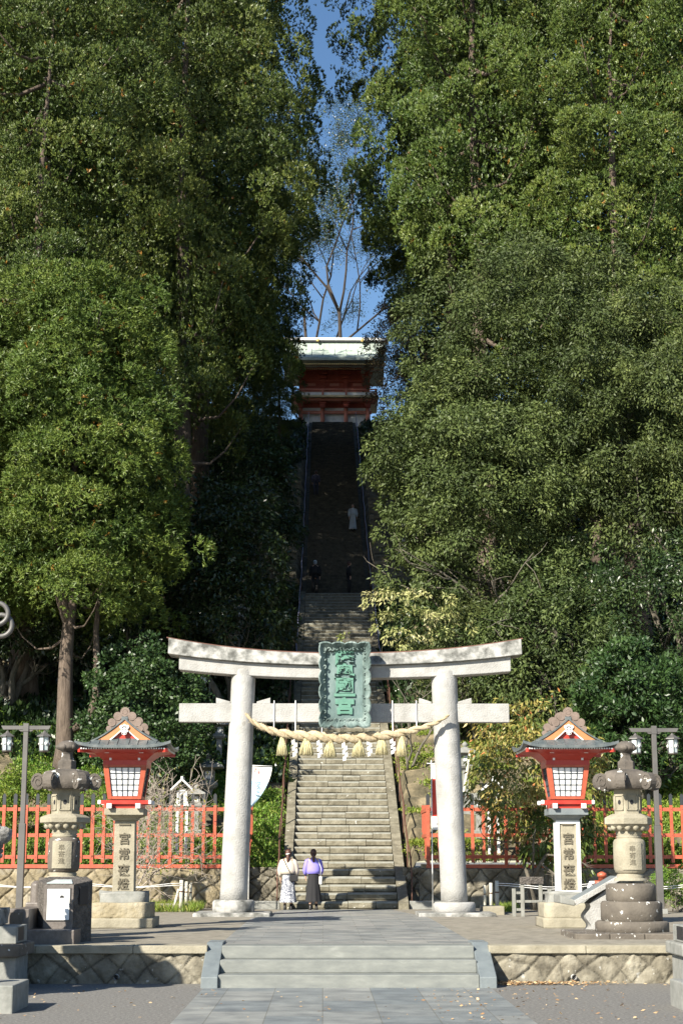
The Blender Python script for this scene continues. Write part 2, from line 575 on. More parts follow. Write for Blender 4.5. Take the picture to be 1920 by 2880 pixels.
M_dark = leafmat('dark_understory', [(0, (.010, .022, .008)), (.6, (.03, .06, .018)), (1, (.07, .11, .03))], rough=.35, spec=.5, trans=.12, var=.2)
M_bright = leafmat('bright_weeds', [(0, (.05, .10, .012)), (.4, (.13, .22, .03)), (.75, (.24, .32, .05)), (1, (.38, .36, .10))], rough=.5, spec=.3, trans=.35, var=.1)

def trunk_mesh(seed, H, r0, z0, Rm, nl=22, m=None, lean=.02, dead=True):
    rng = np.random.default_rng(seed)
    b = MB()
    n = 14
    pts = []; rs = []
    ox = oy = 0
    for i in range(n + 1):
        t = i / n
        pts.append((ox, oy, t * H * .82)); rs.append(r0 * (1.35 - .35 * min(1, t * 12)) * (1 - t) ** 1.1 + .03)
        ox += rng.normal() * lean * H / n * 1.5; oy += rng.normal() * lean * H / n
    b.tube(pts, rs, 10)
    for k in range(nl):
        t = rng.uniform(max(.12, z0 / H * .75), .9)
        p = Vector(pts[int(t * n)]); p.z = t * H
        a = rng.uniform(0, 2 * PI)
        L = Rm * rng.uniform(.5, .85)
        d = Vector((math.cos(a), math.sin(a), .1))
        q = [p + d * (L * s) + Vector((0, 0, -.25 * math.sin(s * PI) * L + .25 * L * s * s)) for s in (0, .25, .5, .75, 1)]
        b.tube(q, [r0 * .22, r0 * .17, r0 * .12, r0 * .08, .015], 5)
    if r0 < .4:                               # the leaning side limb and fork of the front cedars
        b.tube([(.1, -.1, 1.6), (.45, -.2, 1.75), (.8, -.25, 2.1), (.98, -.25, 2.7), (1.0, -.2, 3.6), (.95, -.1, 5.0), (1.1, 0, 7.0)], [.16, .15, .14, .13, .12, .10, .06], 8)
        b.tube([(0, -.05, 5.2), (-.35, -.15, 6.2), (-.45, -.2, 7.0), (-.1, -.25, 8.0), (.1, -.2, 9.4)], [.2, .2, .17, .13, .08], 8)
    o = b.build('trunk', m or M_bark)
    return o

PROTO = {}
def sugi_variant(key, seed, H, Rm, z0, m=None, r0=.45, **kw):
    V, vv = sugi_crown('crown', seed, H, Rm, z0, m, **kw)
    c = quads('crown', V, m or M_sugi, vv)
    t = trunk_mesh(seed, H, r0, z0, Rm)
    PROTO[key] = (t, c)

def place_tree(key, name, label, cat, x, y, rz=0, s=1.0, group=None, sz=None, z=None):
    t, c = PROTO[key]
    r = thing(name, label, cat, (x, y, (hill_z(x, y) - .2) if z is None else z), rz, group)
    r.scale = (s, s, sz or s)
    for k, q in enumerate((t, c)):
        if t.parent is None and k == 0 or c.parent is None and k == 1:
            o = q
        else:
            o = q.copy(); C.objects.link(o)
        o.parent = r
    return r

sugi_variant('s1', 11, 36, 5.0, 6)
sugi_variant('s2', 12, 37, 4.8, 9, rag=.32, droop=.3)
sugi_variant('s3', 13, 34, 5.4, 4, pr=(.6, 1.1), rag=.22, orange=.008)
sugi_variant('s4', 15, 37, 5.0, 13.5, droop=.25)
sugi_variant('lit', 14, 17.5, 3.3, 6.0, m=M_olive, r0=.29, limbs=78, per=8, tufts=62, nb=8, bl=.19, bw=.036, droop=.45, up=-.15, rag=.35, orange=.006)

LGRP = 'tall cedars of the grove left of the stairs'
RGRP = 'tall cedars of the grove right of the stairs'
LB = 'tall green cedar in the dense grove left of the long stairs'
RB = 'tall green cedar in the dense grove right of the long stairs'
left = [('s2', -6.2, 68, 0.3, 1.0), ('s2', -6.1, 79, 1.7, 1.05), ('s3', -7.0, 91, 2.2, .95), ('s1', -6.7, 103, 3.5, .95), ('s3', -5.0, 114, 4.1, .26), ('s3', -4.1, 121.5, 2.0, .25), ('s1', -3.0, 108, 2.6, .30), ('s3', -8.5, 121, 1.1, .45),
        ('s3', -11.2, 61.5, 5.0, 1.0), ('s2', -13, 73, 2.9, 1.1), ('s1', -12.5, 85, .9, 1.05), ('s2', -13, 93.5, 1.2, 1.05),
        ('s1', -16.8, 66, 4.4, 1.1), ('s3', -19, 79, 1.1, 1.15), ('s1', -24, 90, 2.1, 1.2), ('s2', -20, 96, 3.1, .9)]
right = [('s4', 7.3, 72, 1.3, 1.05), ('s4', 7.0, 83, .2, 1.02), ('s2', 8.9, 95, 2.4, 1.0), ('s3', 10.6, 107, 5.2, .95), ('s3', 7.6, 119, 1.2, .48),
         ('s1', 13.2, 68, 3.0, 1.05), ('s3', 18.2, 72, 4.2, 1.1), ('s2', 14.3, 82, 5.1, 1.12), ('s1', 20.8, 86, 2.0, 1.12), ('s2', 15.5, 98, 1.0, 1.1), ('s3', 26, 90, 1.9, 1.15)]
for k, x, y, rz, s in left:
    place_tree(k, 'cedar_tree', LB, 'tree', x, y, rz, s, LGRP, sz=s * (1.22 if x > -8 and y < 95 else 1))
for k, x, y, rz, s in right:
    place_tree(k, 'cedar_tree', RB, 'tree', x, y, rz, s, RGRP, sz=s * (1.22 if x < 9 and y < 90 else 1))
place_tree('lit', 'cedar_tree', 'olive-green cedar with a rough bare trunk behind the left red lantern', 'tree', -8.7, 55.5, .4, 1.0)
place_tree('lit', 'cedar_tree', 'leaning cedar with pale bare trunk at the left edge behind the lamp post', 'tree', -12.6, 57, 2.4, .9)

def broad_tree(name, label, seed, x, y, rad, cz, m, trunk=True, tm=None, group=None, r0=.25, gz=None, **kw):
    gz = hill_z(x, y) - .1 if gz is None else gz
    t = thing(name, label, 'bush' if name in ('bush', 'camellia_bush', 'shrub') else 'tree', (x, y, gz), 0, group)
    V, vv = broad_crown(seed, rad, (0, 0, cz), **kw)
    quads('crown' if trunk else 'foliage', V, m, vv, t)
    rng = np.random.default_rng(seed)
    b = MB(); out = []
    for q in range(3 if cz > 3 else 5):
        a = q * 2.1 + seed
        limb_paths(rng, (math.cos(a) * r0 * .5, math.sin(a) * r0 * .5, 0), (math.cos(a) * .3, math.sin(a) * .3, 1), cz * .5, r0 * .7, 3, out, .3, (2, 3), .6)
    for p, r in out: b.tube(p, r, 6)
    b.build('trunk' if trunk else 'stem', tm or M_bark2, t)
    return t
broad_tree('oak_tree', 'large grey-green evergreen oak with a broad dome, tallest of the oaks right of the stairs', 31, 8.3, 61.5, (4.3, 4.0, 6.6), 12.6, M_oak, n=560, leaves=200, low=-.75)
broad_tree('oak_tree', 'grey-green evergreen oak whose branches reach over the right side of the stairs', 32, 5.6, 60.0, (3.6, 3.4, 4.9), 9.0, M_oak, n=400, leaves=200, low=-.8)
broad_tree('oak_tree', 'grey-green evergreen oak at the right edge above the right lamp post', 33, 13.0, 59.5, (3.6, 3.5, 5.6), 10.8, M_oak, n=430, leaves=200, low=-.8)
broad_tree('camellia_bush', 'dark glossy camellia bush behind the left red lantern', 41, -5.6, 53.2, (1.9, 1.6, 2.7), 2.9, M_cam, trunk=False, n=160, leaves=150, pr=(.35, .6), ll=.13, lw=.075, droop=-.1, low=-.9)
broad_tree('camellia_bush', 'glossy evergreen bush behind the right lamp post', 42, 10.4, 54, (2.2, 1.8, 2.8), 2.6, M_cam, trunk=False, n=150, leaves=130, pr=(.35, .6), ll=.17, lw=.075, droop=.1, low=-.9)
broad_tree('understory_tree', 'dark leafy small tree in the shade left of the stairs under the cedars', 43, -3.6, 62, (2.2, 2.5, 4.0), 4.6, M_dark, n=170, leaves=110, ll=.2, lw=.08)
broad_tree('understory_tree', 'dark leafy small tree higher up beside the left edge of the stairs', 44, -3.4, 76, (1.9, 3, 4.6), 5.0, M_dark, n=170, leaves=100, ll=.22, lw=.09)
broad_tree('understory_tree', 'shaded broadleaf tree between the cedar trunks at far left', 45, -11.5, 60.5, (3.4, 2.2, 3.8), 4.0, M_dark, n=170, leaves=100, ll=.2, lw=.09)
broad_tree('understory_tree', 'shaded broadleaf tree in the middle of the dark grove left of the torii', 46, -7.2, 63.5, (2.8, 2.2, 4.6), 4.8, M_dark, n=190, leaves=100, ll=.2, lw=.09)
broad_tree('understory_tree', 'dark evergreen undergrowth tree below the middle of the oaks', 47, 8.0, 57.8, (3.0, 1.6, 3.4), 3.4, M_oak, n=210, leaves=130, low=-1, r0=.1)
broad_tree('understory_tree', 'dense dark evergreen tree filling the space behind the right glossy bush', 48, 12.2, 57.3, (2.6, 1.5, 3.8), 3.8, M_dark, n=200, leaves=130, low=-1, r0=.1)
broad_tree('understory_tree', 'dark green small tree behind the right end of the torii', 49, 5.4, 58.6, (1.9, 1.4, 2.6), 3.0, M_oak, n=130, leaves=130, low=-1, r0=.1)
# ---------------------------------------------------------------- object materials
M_granite = mat('white_granite', [(.3, (.26, .255, .24)), (.55, (.365, .36, .345)), (.75, (.43, .42, .405))], scale=2.2, rough=.85, bump=.6, bscale=30, bdist=.03, detail=12, spots=(.30, .29, .265), spotscale=3.2, spotth=.70)
M_granite_d = mat('weathered_granite', [(.38, (.08, .08, .072)), (.5, (.21, .21, .195)), (.62, (.38, .37, .35))], scale=3.0, rough=.9, bump=.5, bscale=40, detail=10)
M_stone = mat('tan_stone', [(.3, (.20, .18, .13)), (.7, (.34, .31, .235))], scale=3, rough=.9, bump=.5, bscale=30, detail=9)
M_stone_d = mat('dark_lichen_stone', [(.3, (.055, .048, .040)), (.7, (.14, .12, .10))], scale=4, rough=.85, bump=.5, bscale=25, spots=(.55, .55, .52), spotscale=7, spotth=.63)
M_stone_dl = mat('brown_lichen_stone', [(.3, (.075, .064, .052)), (.7, (.15, .13, .105))], scale=2.5, rough=.85, bump=.4, bscale=25, spots=(.60, .60, .57), spotscale=9, spotth=.66)
M_stone_y = mat('yellow_rubble', [(.3, (.14, .115, .07)), (.5, (.26, .215, .135)), (.7, (.30, .27, .21))], scale=1.8, rough=.9, bump=.7, bscale=12, bdist=.05)
def joint_mat(m):
    nt = m.node_tree; b = nt.nodes['Principled BSDF']; l = b.inputs['Base Color'].links[0]
    a = nt.nodes.new('ShaderNodeAttribute'); a.attribute_name = 'joint'
    mx = nt.nodes.new('ShaderNodeMixRGB'); mx.blend_type = 'MULTIPLY'; mx.inputs[0].default_value = 1
    nt.links.new(l.from_socket, mx.inputs[1]); nt.links.new(a.outputs['Fac'], mx.inputs[2]); nt.links.new(mx.outputs[0], b.inputs['Base Color'])
M_stone_b = mat('base_rubble', [(.3, (.18, .15, .095)), (.5, (.27, .23, .15)), (.7, (.32, .29, .22))], scale=1.8, rough=.9, bump=.7, bscale=12, bdist=.05)
joint_mat(M_stone_y)
M_wall = mat('wall_stone', [(.3, (.09, .08, .06)), (.5, (.20, .18, .135)), (.7, (.33, .305, .24))], scale=2.6, rough=.9, bump=.8, bscale=12, bdist=.04, spots=(.40, .39, .35), spotscale=8, spotth=.68, detail=10)
joint_mat(M_wall)
M_slate = mat('slate_step', [(.3, (.13, .14, .135)), (.6, (.19, .20, .185)), (.75, (.25, .26, .24))], scale=2.5, stretch=(1, 1, 3), rough=.7, bump=.25, bscale=40)
M_slate_b = mat('slate_kerb', [(.3, (.12, .14, .15)), (.7, (.18, .205, .21))], scale=3, rough=.6, bump=.2)
M_nose = mat('worn_nosing', [(.3, (.17, .17, .14)), (.7, (.27, .27, .235))], scale=5, rough=.85, bump=.4, bscale=20)
M_step_shade = mat('shade_toned_stone', [(.3, (.03, .028, .022)), (.6, (.075, .068, .05)), (.75, (.13, .12, .085))], scale=3, rough=.9, bump=.5, bscale=18)  # tree shade over the upper flight and its kerbs, put into the stone colour
M_step = mat('stair_stone', [(.3, (.095, .085, .058)), (.5, (.165, .15, .108)), (.7, (.26, .24, .18))], scale=3.5, rough=.9, bump=.6, bscale=20, bdist=.03, spots=(.48, .47, .42), spotscale=6, spotth=.7, detail=9)
M_red = mat('vermilion_paint', [(.30, (.32, .065, .035)), (.7, (.48, .115, .06))], scale=5, rough=.45, bump=.1)
M_reddk = mat('red_lacquer', [(.35, (.36, .028, .018)), (.65, (.44, .045, .028))], scale=5, rough=.4)
M_black = mat('black_tip_metal', (.028, .032, .036), rough=.5)
M_white = mat('white_paint', (.78, .78, .76), rough=.5)
M_paper = mat('white_panel', (.80, .80, .79), scale=2, rough=.6)
M_lattice = mat('lattice_black', (.02, .03, .04), rough=.5)
M_roof = mat('copper_roof', [(.35, (.065, .082, .088)), (.65, (.125, .14, .14))], scale=6, rough=.45, bump=.2, stretch=(1, 1, 1))
M_roofb = mat('brown_ridge', [(.3, (.13, .095, .075)), (.7, (.22, .165, .135))], scale=6, rough=.7, bump=.3)
M_orange = mat('orange_gable', (.46, .19, .075), rough=.5)
M_metal = mat('grey_post_metal', (.11, .105, .10), rough=.5, metallic=.2)
M_glass = mat('frosted_lamp_glass', (.50, .57, .58), rough=.25)
M_bulb = mat('white_bulb', (.85, .86, .84), rough=.3)
M_verd = mat('verdigris_bronze', [(.35, (.035, .055, .052)), (.5, (.10, .145, .135)), (.65, (.20, .255, .24))], scale=3, rough=.65, bump=.3, bscale=14, stretch=(1, 1, .5), detail=9)
M_verd2 = mat('verdigris_panel', [(.3, (.06, .095, .092)), (.5, (.115, .175, .168)), (.7, (.19, .25, .245))], scale=2.6, rough=.6, bump=.2, stretch=(1, 1, .45), detail=10)
M_verdl = mat('verdigris_letters', [(.3, (.075, .19, .14)), (.7, (.12, .265, .20))], scale=4, rough=.55)
M_rope = mat('rice_straw', [(.3, (.40, .31, .18)), (.7, (.62, .52, .36))], scale=14, stretch=(1, 1, 4), rough=.9, bump=.9, bscale=50, bdist=.02)
M_tassel = mat('straw_tassel', [(.35, (.42, .36, .18)), (.65, (.64, .58, .36))], scale=22, stretch=(3, 3, .3), rough=.9, bump=.8, bscale=40)
M_cord = mat('white_cord', (.75, .75, .74), rough=.7)
M_pipe = mat('rusty_pipe', (.13, .065, .045), rough=.6, metallic=.2)
M_bluepipe = mat('pale_blue_pipe', (.34, .36, .52), rough=.4)
M_darkgran = mat('dark_polished_stone', [(.3, (.10, .085, .075)), (.7, (.17, .15, .135))], scale=12, rough=.45, bump=.2)
M_roughdark = mat('rough_dark_stone', [(.35, (.06, .052, .045)), (.65, (.13, .115, .10))], scale=10, rough=.9, bump=1.0, bscale=22, bdist=.06)
M_greyst = mat('grey_stone', [(.3, (.16, .165, .15)), (.7, (.27, .27, .25))], scale=5, rough=.85, bump=.3)
M_wood = mat('grey_wood', [(.3, (.15, .15, .13)), (.7, (.26, .26, .235))], scale=4, stretch=(5, 5, 1), rough=.85)
M_bamboo = mat('pale_post', [(.3, (.42, .40, .32)), (.7, (.58, .56, .48))], scale=3, rough=.6)
M_ink = mat('dark_ink', (.015, .015, .018), rough=.6)
M_carve = mat('carved_shadow_stone', (.12, .105, .075), rough=.9)

# ---------------------------------------------------------------- torii
YT0 = 42.4
tc = W(969, 2575, YT0)
torii = thing('torii_gate', 'large white granite torii gate standing in front of the long stone stairs', 'torii gate', (XA, YT0, .6))
def TW(px, py, dy=0.0):
    p = W(px, py, YT0 + dy); return p
for (pb, pt, wb, wt) in (((657, 2532), (685.5, 1890), 79, 67), ((1277, 2538), (1247.5, 1893), 75, 73)):
    a = TW(*pb); c = TW(*pt)
    r0 = (TW(pb[0] + wb / 2, pb[1]).x - a.x); r1 = (TW(pt[0] + wt / 2, pt[1]).x - c.x)
    b = MB()
    n = 18; pts = []; rs = []
    for i in range(n + 1):
        t = i / n
        pts.append(a.lerp(c, t)); rs.append((r0 * (1 - t) + r1 * t) * (1 + .012 * math.sin(t * 9 + a.x)))
    pts[0].z -= .02
    pts.append(c + Vector((0, 0, .06))); rs.append(r1 * .93)
    b.tube(pts, rs, 32)
    b.build('pillar', M_granite, torii, world=True)
    b = MB()
    zb, zt = .68, TW(pb[0], pb[1]).z + .01
    b.lathe([(.50, zb), (.53, zb + .03), (.535, zt - .05), (.49, zt), (.1, zt + .004)], (a.x, YT0, 0), 40)
    b.build('pillar_base', M_granite_d if a.x < 0 else M_granite, torii, world=True)
    b = MB()
    b.b2(a.x - .95, a.x + .95, YT0 - 1.0, YT0 + .9, .56, .69)
    b.build('plinth_slab', M_granite_d, torii, world=True, bevel=.03)

def beam(name, xs, zlo, zhi, y0, y1, m, tilt=.0, inset=.12, bev=.02):
    b = MB(); vs = []; n = len(xs)
    for i, x in enumerate(xs):
        e = 0
        vs += [(x, y0, zlo[i]), (x, y1, zlo[i]), (x, y1 - inset, zhi[i]), (x, y0 + inset, zhi[i])]
    fs = [(0, 1, 2, 3), tuple((n - 1) * 4 + k for k in (3, 2, 1, 0))]
    for i in range(n - 1):
        for k in range(4):
            k2 = (k + 1) % 4
            fs.append((i * 4 + k2, i * 4 + k, (i + 1) * 4 + k, (i + 1) * 4 + k2))
    b.add(vs, fs)
    return b.build(name, m, torii, world=True, bevel=bev)
def curve_pts(pl, pr, pc, n=28, p=2.2, kx0=0, kx1=0):
    """px curve through left end, centre, right end with rising ends"""
    out = []
    for i in range(n + 1):
        u = -1 + 2 * i / n
        e = pl if u < 0 else pr
        out.append((pc[0] + (e[0] - pc[0]) * abs(u), pc[1] + (e[1] - pc[1]) * abs(u) ** p))
    return out
lo = curve_pts((479, 1839), (1462, 1841), (969, 1871)); hi = curve_pts((469, 1794), (1469, 1797), (969, 1838))
P0 = [TW(x, y, -.32) for x, y in lo]; P1 = [TW(x, y, -.25) for x, y in hi]
beam('top_lintel', [ (p.x + q.x) / 2 for p, q in zip(P0, P1)], [p.z for p in P0], [q.z for q in P1], YT0 - .40, YT0 + .40, M_granite_d)
lo = curve_pts((504, 1884), (1435, 1889), (969, 1908)); hi = curve_pts((501, 1843), (1439, 1845), (969, 1873))
P0 = [TW(x, y, -.2) for x, y in lo]; P1 = [TW(x, y, -.2) for x, y in hi]
beam('second_lintel', [p.x for p in P0], [p.z for p in P0], [q.z + .0 for q in P1], YT0 - .27, YT0 + .27, M_granite, inset=.0)
lo = curve_pts((469, 1793), (1469, 1796), (969, 1837)); P0 = [TW(x, y, -.2) for x, y in lo]
beam('roof_edge', [p.x for p in P0], [p.z - .01 for p in P0], [p.z + .02 for p in P0], YT0 - .22, YT0 + .22, M_pipe, inset=.02, bev=0)
z0, z1 = TW(900, 2031, -.15).z, TW(900, 1978.5, -.15).z
b = MB(); b.b2(TW(504, 2000, -.15).x, TW(1431, 2000, -.15).x, YT0 - .16, YT0 + .16, z0, z1)
b.build('tie_beam', M_granite, torii, world=True, bevel=.015)
for xa, xb, s in ((608, 648, 1), (722, 760, -1), (1178, 1212, 1), (1286, 1325, -1)):
    b = MB(); A = TW(xa, 1978, -.1).x; B = TW(xb, 1978, -.1).x
    za, zb_ = (.15, .05) if s > 0 else (.05, .15)
    b.prism([(A, z1 + .002), (B, z1 + .002), (B, z1 + zb_), (A, z1 + za)], YT0 - .13, YT0 + .13)
    b.build('wedge', M_granite, torii, world=True, bevel=.008)

# plaque
pc = W(969, 1925, YT0 - .75)
tl = W(896, 1806, YT0 - .75); br = W(1043, 2044, YT0 - .75)
pw, ph = (br.x - tl.x), (tl.z - br.z)
plq = thing('name_plaque', 'green bronze plaque with scalloped frame and raised characters on the middle of the torii', 'plaque', (pc.x, YT0 - .56, br.z))
plq.rotation_euler = (R(3), 0, 0)
b = MB(); b.b2(-pw * .36, pw * .36, -.06, 0, ph * .1, ph * .9)
b.build('panel', M_verd2, plq)
b = MB()
def scal(t, n, amp):   # wavy outline offset
    return amp * abs(math.sin(t * PI * n)) ** .7
outer = []; inner = []
NS = 48
hw, iw = pw / 2, pw * .345
for i in range(NS): t = i / NS; outer.append((-hw + pw * t, ph + .012 - scal(t, 4, .05) * -1 - .05)); inner.append((-iw + 2 * iw * t, ph * .89))
for i in range(NS): t = i / NS; outer.append((hw - .055 + scal(t, 6, .055), ph * (1 - t))); inner.append((iw, ph * (.89 - .78 * t)))
for i in range(NS): t = i / NS; outer.append((hw - pw * t, -.01 + .05 - scal(t, 4, .06))); inner.append((iw - 2 * iw * t, ph * .11))
for i in range(NS): t = i / NS; outer.append((-hw + .055 - scal(t, 6, .055), ph * t)); inner.append((-iw, ph * (.11 + .78 * t)))
n = len(outer); vs = []; fs = []
for k, (o_, i_) in enumerate(zip(outer, inner)):
    g = -.012 if k % 4 < 1 else 0
    mid = (o_[0] * .86 + i_[0] * .14, o_[1] * .86 + i_[1] * .14 if abs(o_[1] - i_[1]) > 0 else o_[1])
    vs += [(o_[0], -.02, o_[1]), (o_[0], -.30 - g, o_[1]), (mid[0], -.31 - g, mid[1]), (i_[0], -.075, i_[1]), (i_[0], -.02, i_[1])]
for k in range(n):
    k2 = (k + 1) % n
    for j in range(5):
        j2 = (j + 1) % 5
        fs.append((k * 5 + j, k2 * 5 + j, k2 * 5 + j2, k * 5 + j2))
b.add(vs, fs)
# relief scrolls of the frame
rng = np.random.default_rng(5)
for k in range(0, n, 5):
    o_, i_ = outer[k], inner[k]
    t = .72
    p = Vector((o_[0] * (1 - t) + i_[0] * t, -.16, o_[1] * (1 - t) + i_[1] * t))
    a0 = rng.uniform(0, 6)
    pts = [p + Vector((math.cos(a0 + a) * (.055 - a * .008), -.02, math.sin(a0 + a) * (.055 - a * .008))) for a in np.arange(0, 5, .6)]
    b.tube(pts, [.018] * len(pts), 5)
b.build('frame', M_verd, plq)
for ch, zz, sz in (('陸', .795, .40), ('奥', .625, .40), ('國', .47, .37), ('一', .35, .42), ('宮', .225, .40)):
    text(ch, ph * sz * .50, .025, M_verdl, plq, (0, -.085, ph * zz + .02), sx=1.2, off=.018, name='raised_character')

# rope of rice straw
rope = thing('shimenawa_rope', 'thick twisted straw rope with tassels and white paper streamers hung between the torii pillars', 'rope', (XA, YT0 - .45, 5.0))
ctrl = [(690, 2006, .05), (712, 2030, .09), (745, 2048, .12), (790, 2062, .15), (850, 2069, .18), (905, 2072, .20), (960, 2076, .205), (1020, 2073, .20), (1080, 2069, .17), (1135, 2060, .14), (1190, 2046, .11), (1230, 2030, .085), (1262, 2011, .05)]
cp = [(W(x, y, YT0 - .55), r * .55) for x, y, r in ctrl]
def sample(cp, t):
    f = t * (len(cp) - 1); i = min(int(f), len(cp) - 2); u = f - i
    def cr(a, b, c, d, u): return .5 * ((2 * b) + (c - a) * u + (2 * a - 5 * b + 4 * c - d) * u * u + (3 * b - a - 3 * c + d) * u ** 3)
    g = lambda k: cp[max(0, min(len(cp) - 1, k))]
    p = cr(g(i - 1)[0], g(i)[0], g(i + 1)[0], g(i + 2)[0], u)
    return p, cr(g(i - 1)[1], g(i)[1], g(i + 1)[1], g(i + 2)[1], u)
for ph0 in (0, PI):
    pts = []; rs = []
    for i in range(241):
        p, r = sample(cp, i / 240)
        a = i / 240 * 2 * PI * 8.5 + ph0
        pts.append(p + Vector((0, math.cos(a), math.sin(a))) * r * .62)
        rs.append(r * .80 * (1 + .04 * math.sin(i * 1.9 + ph0)))
    b = MB(); b.tube(pts, rs, 10); b.build('strand', M_rope, rope, world=True)
b = MB()                                     # loose straw ends
for i in range(420):
    p, r = sample(cp, rng.uniform(.02, .98))
    a = rng.uniform(0, 2 * PI); d = Vector((rng.normal() * .6, math.cos(a), math.sin(a))).normalized()
    q = p + d * r * 1.2
    b.tube([q, q + Vector((d.x + rng.normal() * .6, d.y, d.z + rng.normal() * .5)).normalized() * rng.uniform(.04, .10)], .003, 3, cap=False)
tag(b.build('loose_straw', M_rope, rope, world=True), kind='stuff')
for px, top, bot, wd in ((793, 2080, 2124, 38), (862, 2082, 2123, 50), (927, 2088, 2129, 44), (1008, 2086, 2127, 44), (1073, 2076, 2122, 42), (1129, 2078, 2127, 38)):
    A = W(px, top, YT0 - .55); B = W(px, bot, YT0 - .55)
    hw_ = .88 * (W(px + wd / 2, bot, YT0 - .55).x - B.x)
    b = MB()
    for k in range(170):
        a = rng.uniform(0, 2 * PI); rr = math.sqrt(rng.uniform(0, 1))
        tp = A + Vector((math.cos(a) * rr * hw_ * .33, math.sin(a) * rr * hw_ * .3, .02))
        bt = Vector((B.x + math.cos(a) * rr * hw_, B.y + math.sin(a) * rr * hw_ * .8, B.z + rng.uniform(-.02, .03)))
        m_ = tp.lerp(bt, .5) + Vector(((bt.x - tp.x) * .12, 0, 0))
        b.tube([tp, m_, bt], [.011, .010, .008], 4)
    b.tube([A + Vector((0, 0, .06)), A - Vector((0, 0, .015))], [hw_ * .34, hw_ * .38], 10)
    b.build('tassel', M_tassel, rope, world=True)
for px, top, bot in ((827, 2082, 2125), (897, 2084, 2128), (968, 2090, 2137), (1037, 2084, 2124), (1103, 2080, 2118)):
    b = MB()
    A = W(px, top, YT0 - .62); H_ = A.z - W(px, bot, YT0 - .62).z
    n_ = 5
    for k in range(n_):
        x0 = A.x + (.025 if k % 2 else -.025) + .006 * k
        z_ = A.z - H_ * k / n_; z2 = A.z - H_ * (k + 1) / n_
        yy = A.y + (.012 if k % 2 else 0)
        b.prism([(x0 - .035, z_ - .01), (x0 + .035, z_ + .025), (x0 + .045, z2 + .0), (x0 - .03, z2 - .035)], yy, yy + .004)
    b.tube([A + Vector((0, .02, .05)), A], .004, 4)
    b.build('paper_streamer', M_white, rope, world=True)
for px in (771, 831, 905, 1103, 1170):
    b = MB()
    pt = W(px, 1974, YT0 - .19); tt = min(1, max(0, (px - 690) / (1262 - 690)))
    q = min((sample(cp, t)[0] for t in np.linspace(0, 1, 200)), key=lambda v: abs(v.x - pt.x))
    b.tube([Vector((pt.x, YT0 + .1, pt.z + .02)), pt + Vector((0, 0, .03)), Vector((pt.x, YT0 - .19, pt.z - .45)), q], .013, 6)
    b.build('hanging_cord', M_cord, rope, world=True)
# ---------------------------------------------------------------- walls, steps, stairs, fences
def stonewall(x0, x1, z0, z1, y, cell=.42, res=.024, depth=.05, seed=0, top=.0, batter=.0):
    xs_ = np.arange(x0, x1 + res * .5, res); zs_ = np.linspace(z0, z1, max(3, int((z1 - z0) / res)))
    vs = []; jt = []
    for z in zs_:
        for x in xs_:
            jx = x + .20 * MN.noise(Vector((x * 1.6, z * 1.6, seed))); jz = z + .20 * MN.noise(Vector((x * 1.6, z * 1.6, seed + 9)))
            u = (jx + jz) / (cell * 1.414); v = (jx - jz) / (cell * 1.414)
            fu, fv = u - math.floor(u), v - math.floor(v)
            e = min(fu, 1 - fu, fv, 1 - fv)
            h = math.sin(math.floor(u) * 12.9 + math.floor(v) * 78.2 + seed) * .4
            dd = depth * (1.3 * min(1, e * 11) ** .7 * (.8 + .3 * h) + .4 * min(1, e * 2.2))
            jt.append(.38 + .62 * min(1, max(0, e - .004) * 22) * (.88 + .3 * h))
            dd += .035 * MN.noise(Vector((x * 3.1, z * 3.1, seed + 3))) + .015 * MN.noise(Vector((x * 9, z * 9, seed)))
            vs.append((x, y - dd + batter * (z - z0), z))
    nx = len(xs_)
    fs = [(j * nx + i, j * nx + i + 1, (j + 1) * nx + i + 1, (j + 1) * nx + i) for j in range(len(zs_) - 1) for i in range(nx - 1)]
    b = MB(); b.add(vs, fs, 0, True); b.jt = jt
    b.b2(x0, x1, y + .06 + max(0, batter * (z1 - z0)), y + .3, z0, z1 - .002)
    return b

YW = 27.75
CL, CR = G(569, 2782, 0).x, G(1396, 2782, 0).x
for sgn, nm, lab in ((-1, 'retaining_wall', 'low stone retaining wall left of the front steps with cast shadows on it'), (1, 'retaining_wall', 'low stone retaining wall right of the front steps with fallen leaves at its foot')):
    xa, xb = (-9.5, CL) if sgn < 0 else (CR, 9.5)
    t = thing(nm, lab, 'wall', ((xa + xb) / 2, YW, 0))
    stonewall(xa, xb, 0, .475, YW + .06, seed=sgn * 4, cell=.36, depth=.035).build('stone_face', M_wall, t, world=True)
    b = MB()
    x = xa
    while x < xb - .1:
        x2 = min(xb, x + 1.6)
        b.b2(x, x2 - .006, YW - .03, YW + .42, .478, .606); x = x2
    b.build('coping', M_stone, t, world=True, bevel=.012)
    p = G(328 if sgn < 0 else 1612, 2748, 0); px_ = W(328 if sgn < 0 else 1612, 2748, YW)
    b = MB(); seg = 16
    b.tube([(px_.x, YW - .06, px_.z), (px_.x, YW + .06, px_.z)], .045, 16, cap=False)
    b.tube([(px_.x, YW - .06, px_.z), (px_.x, YW + .06, px_.z)], .034, 16, cap=False)
    b.build('drain_pipe', M_white, t, world=True)
    b = MB(); b.tube([(px_.x, YW - .02, px_.z), (px_.x, YW + .0, px_.z)], .034, 16); b.build('drain_hole', M_ink, t, world=True)

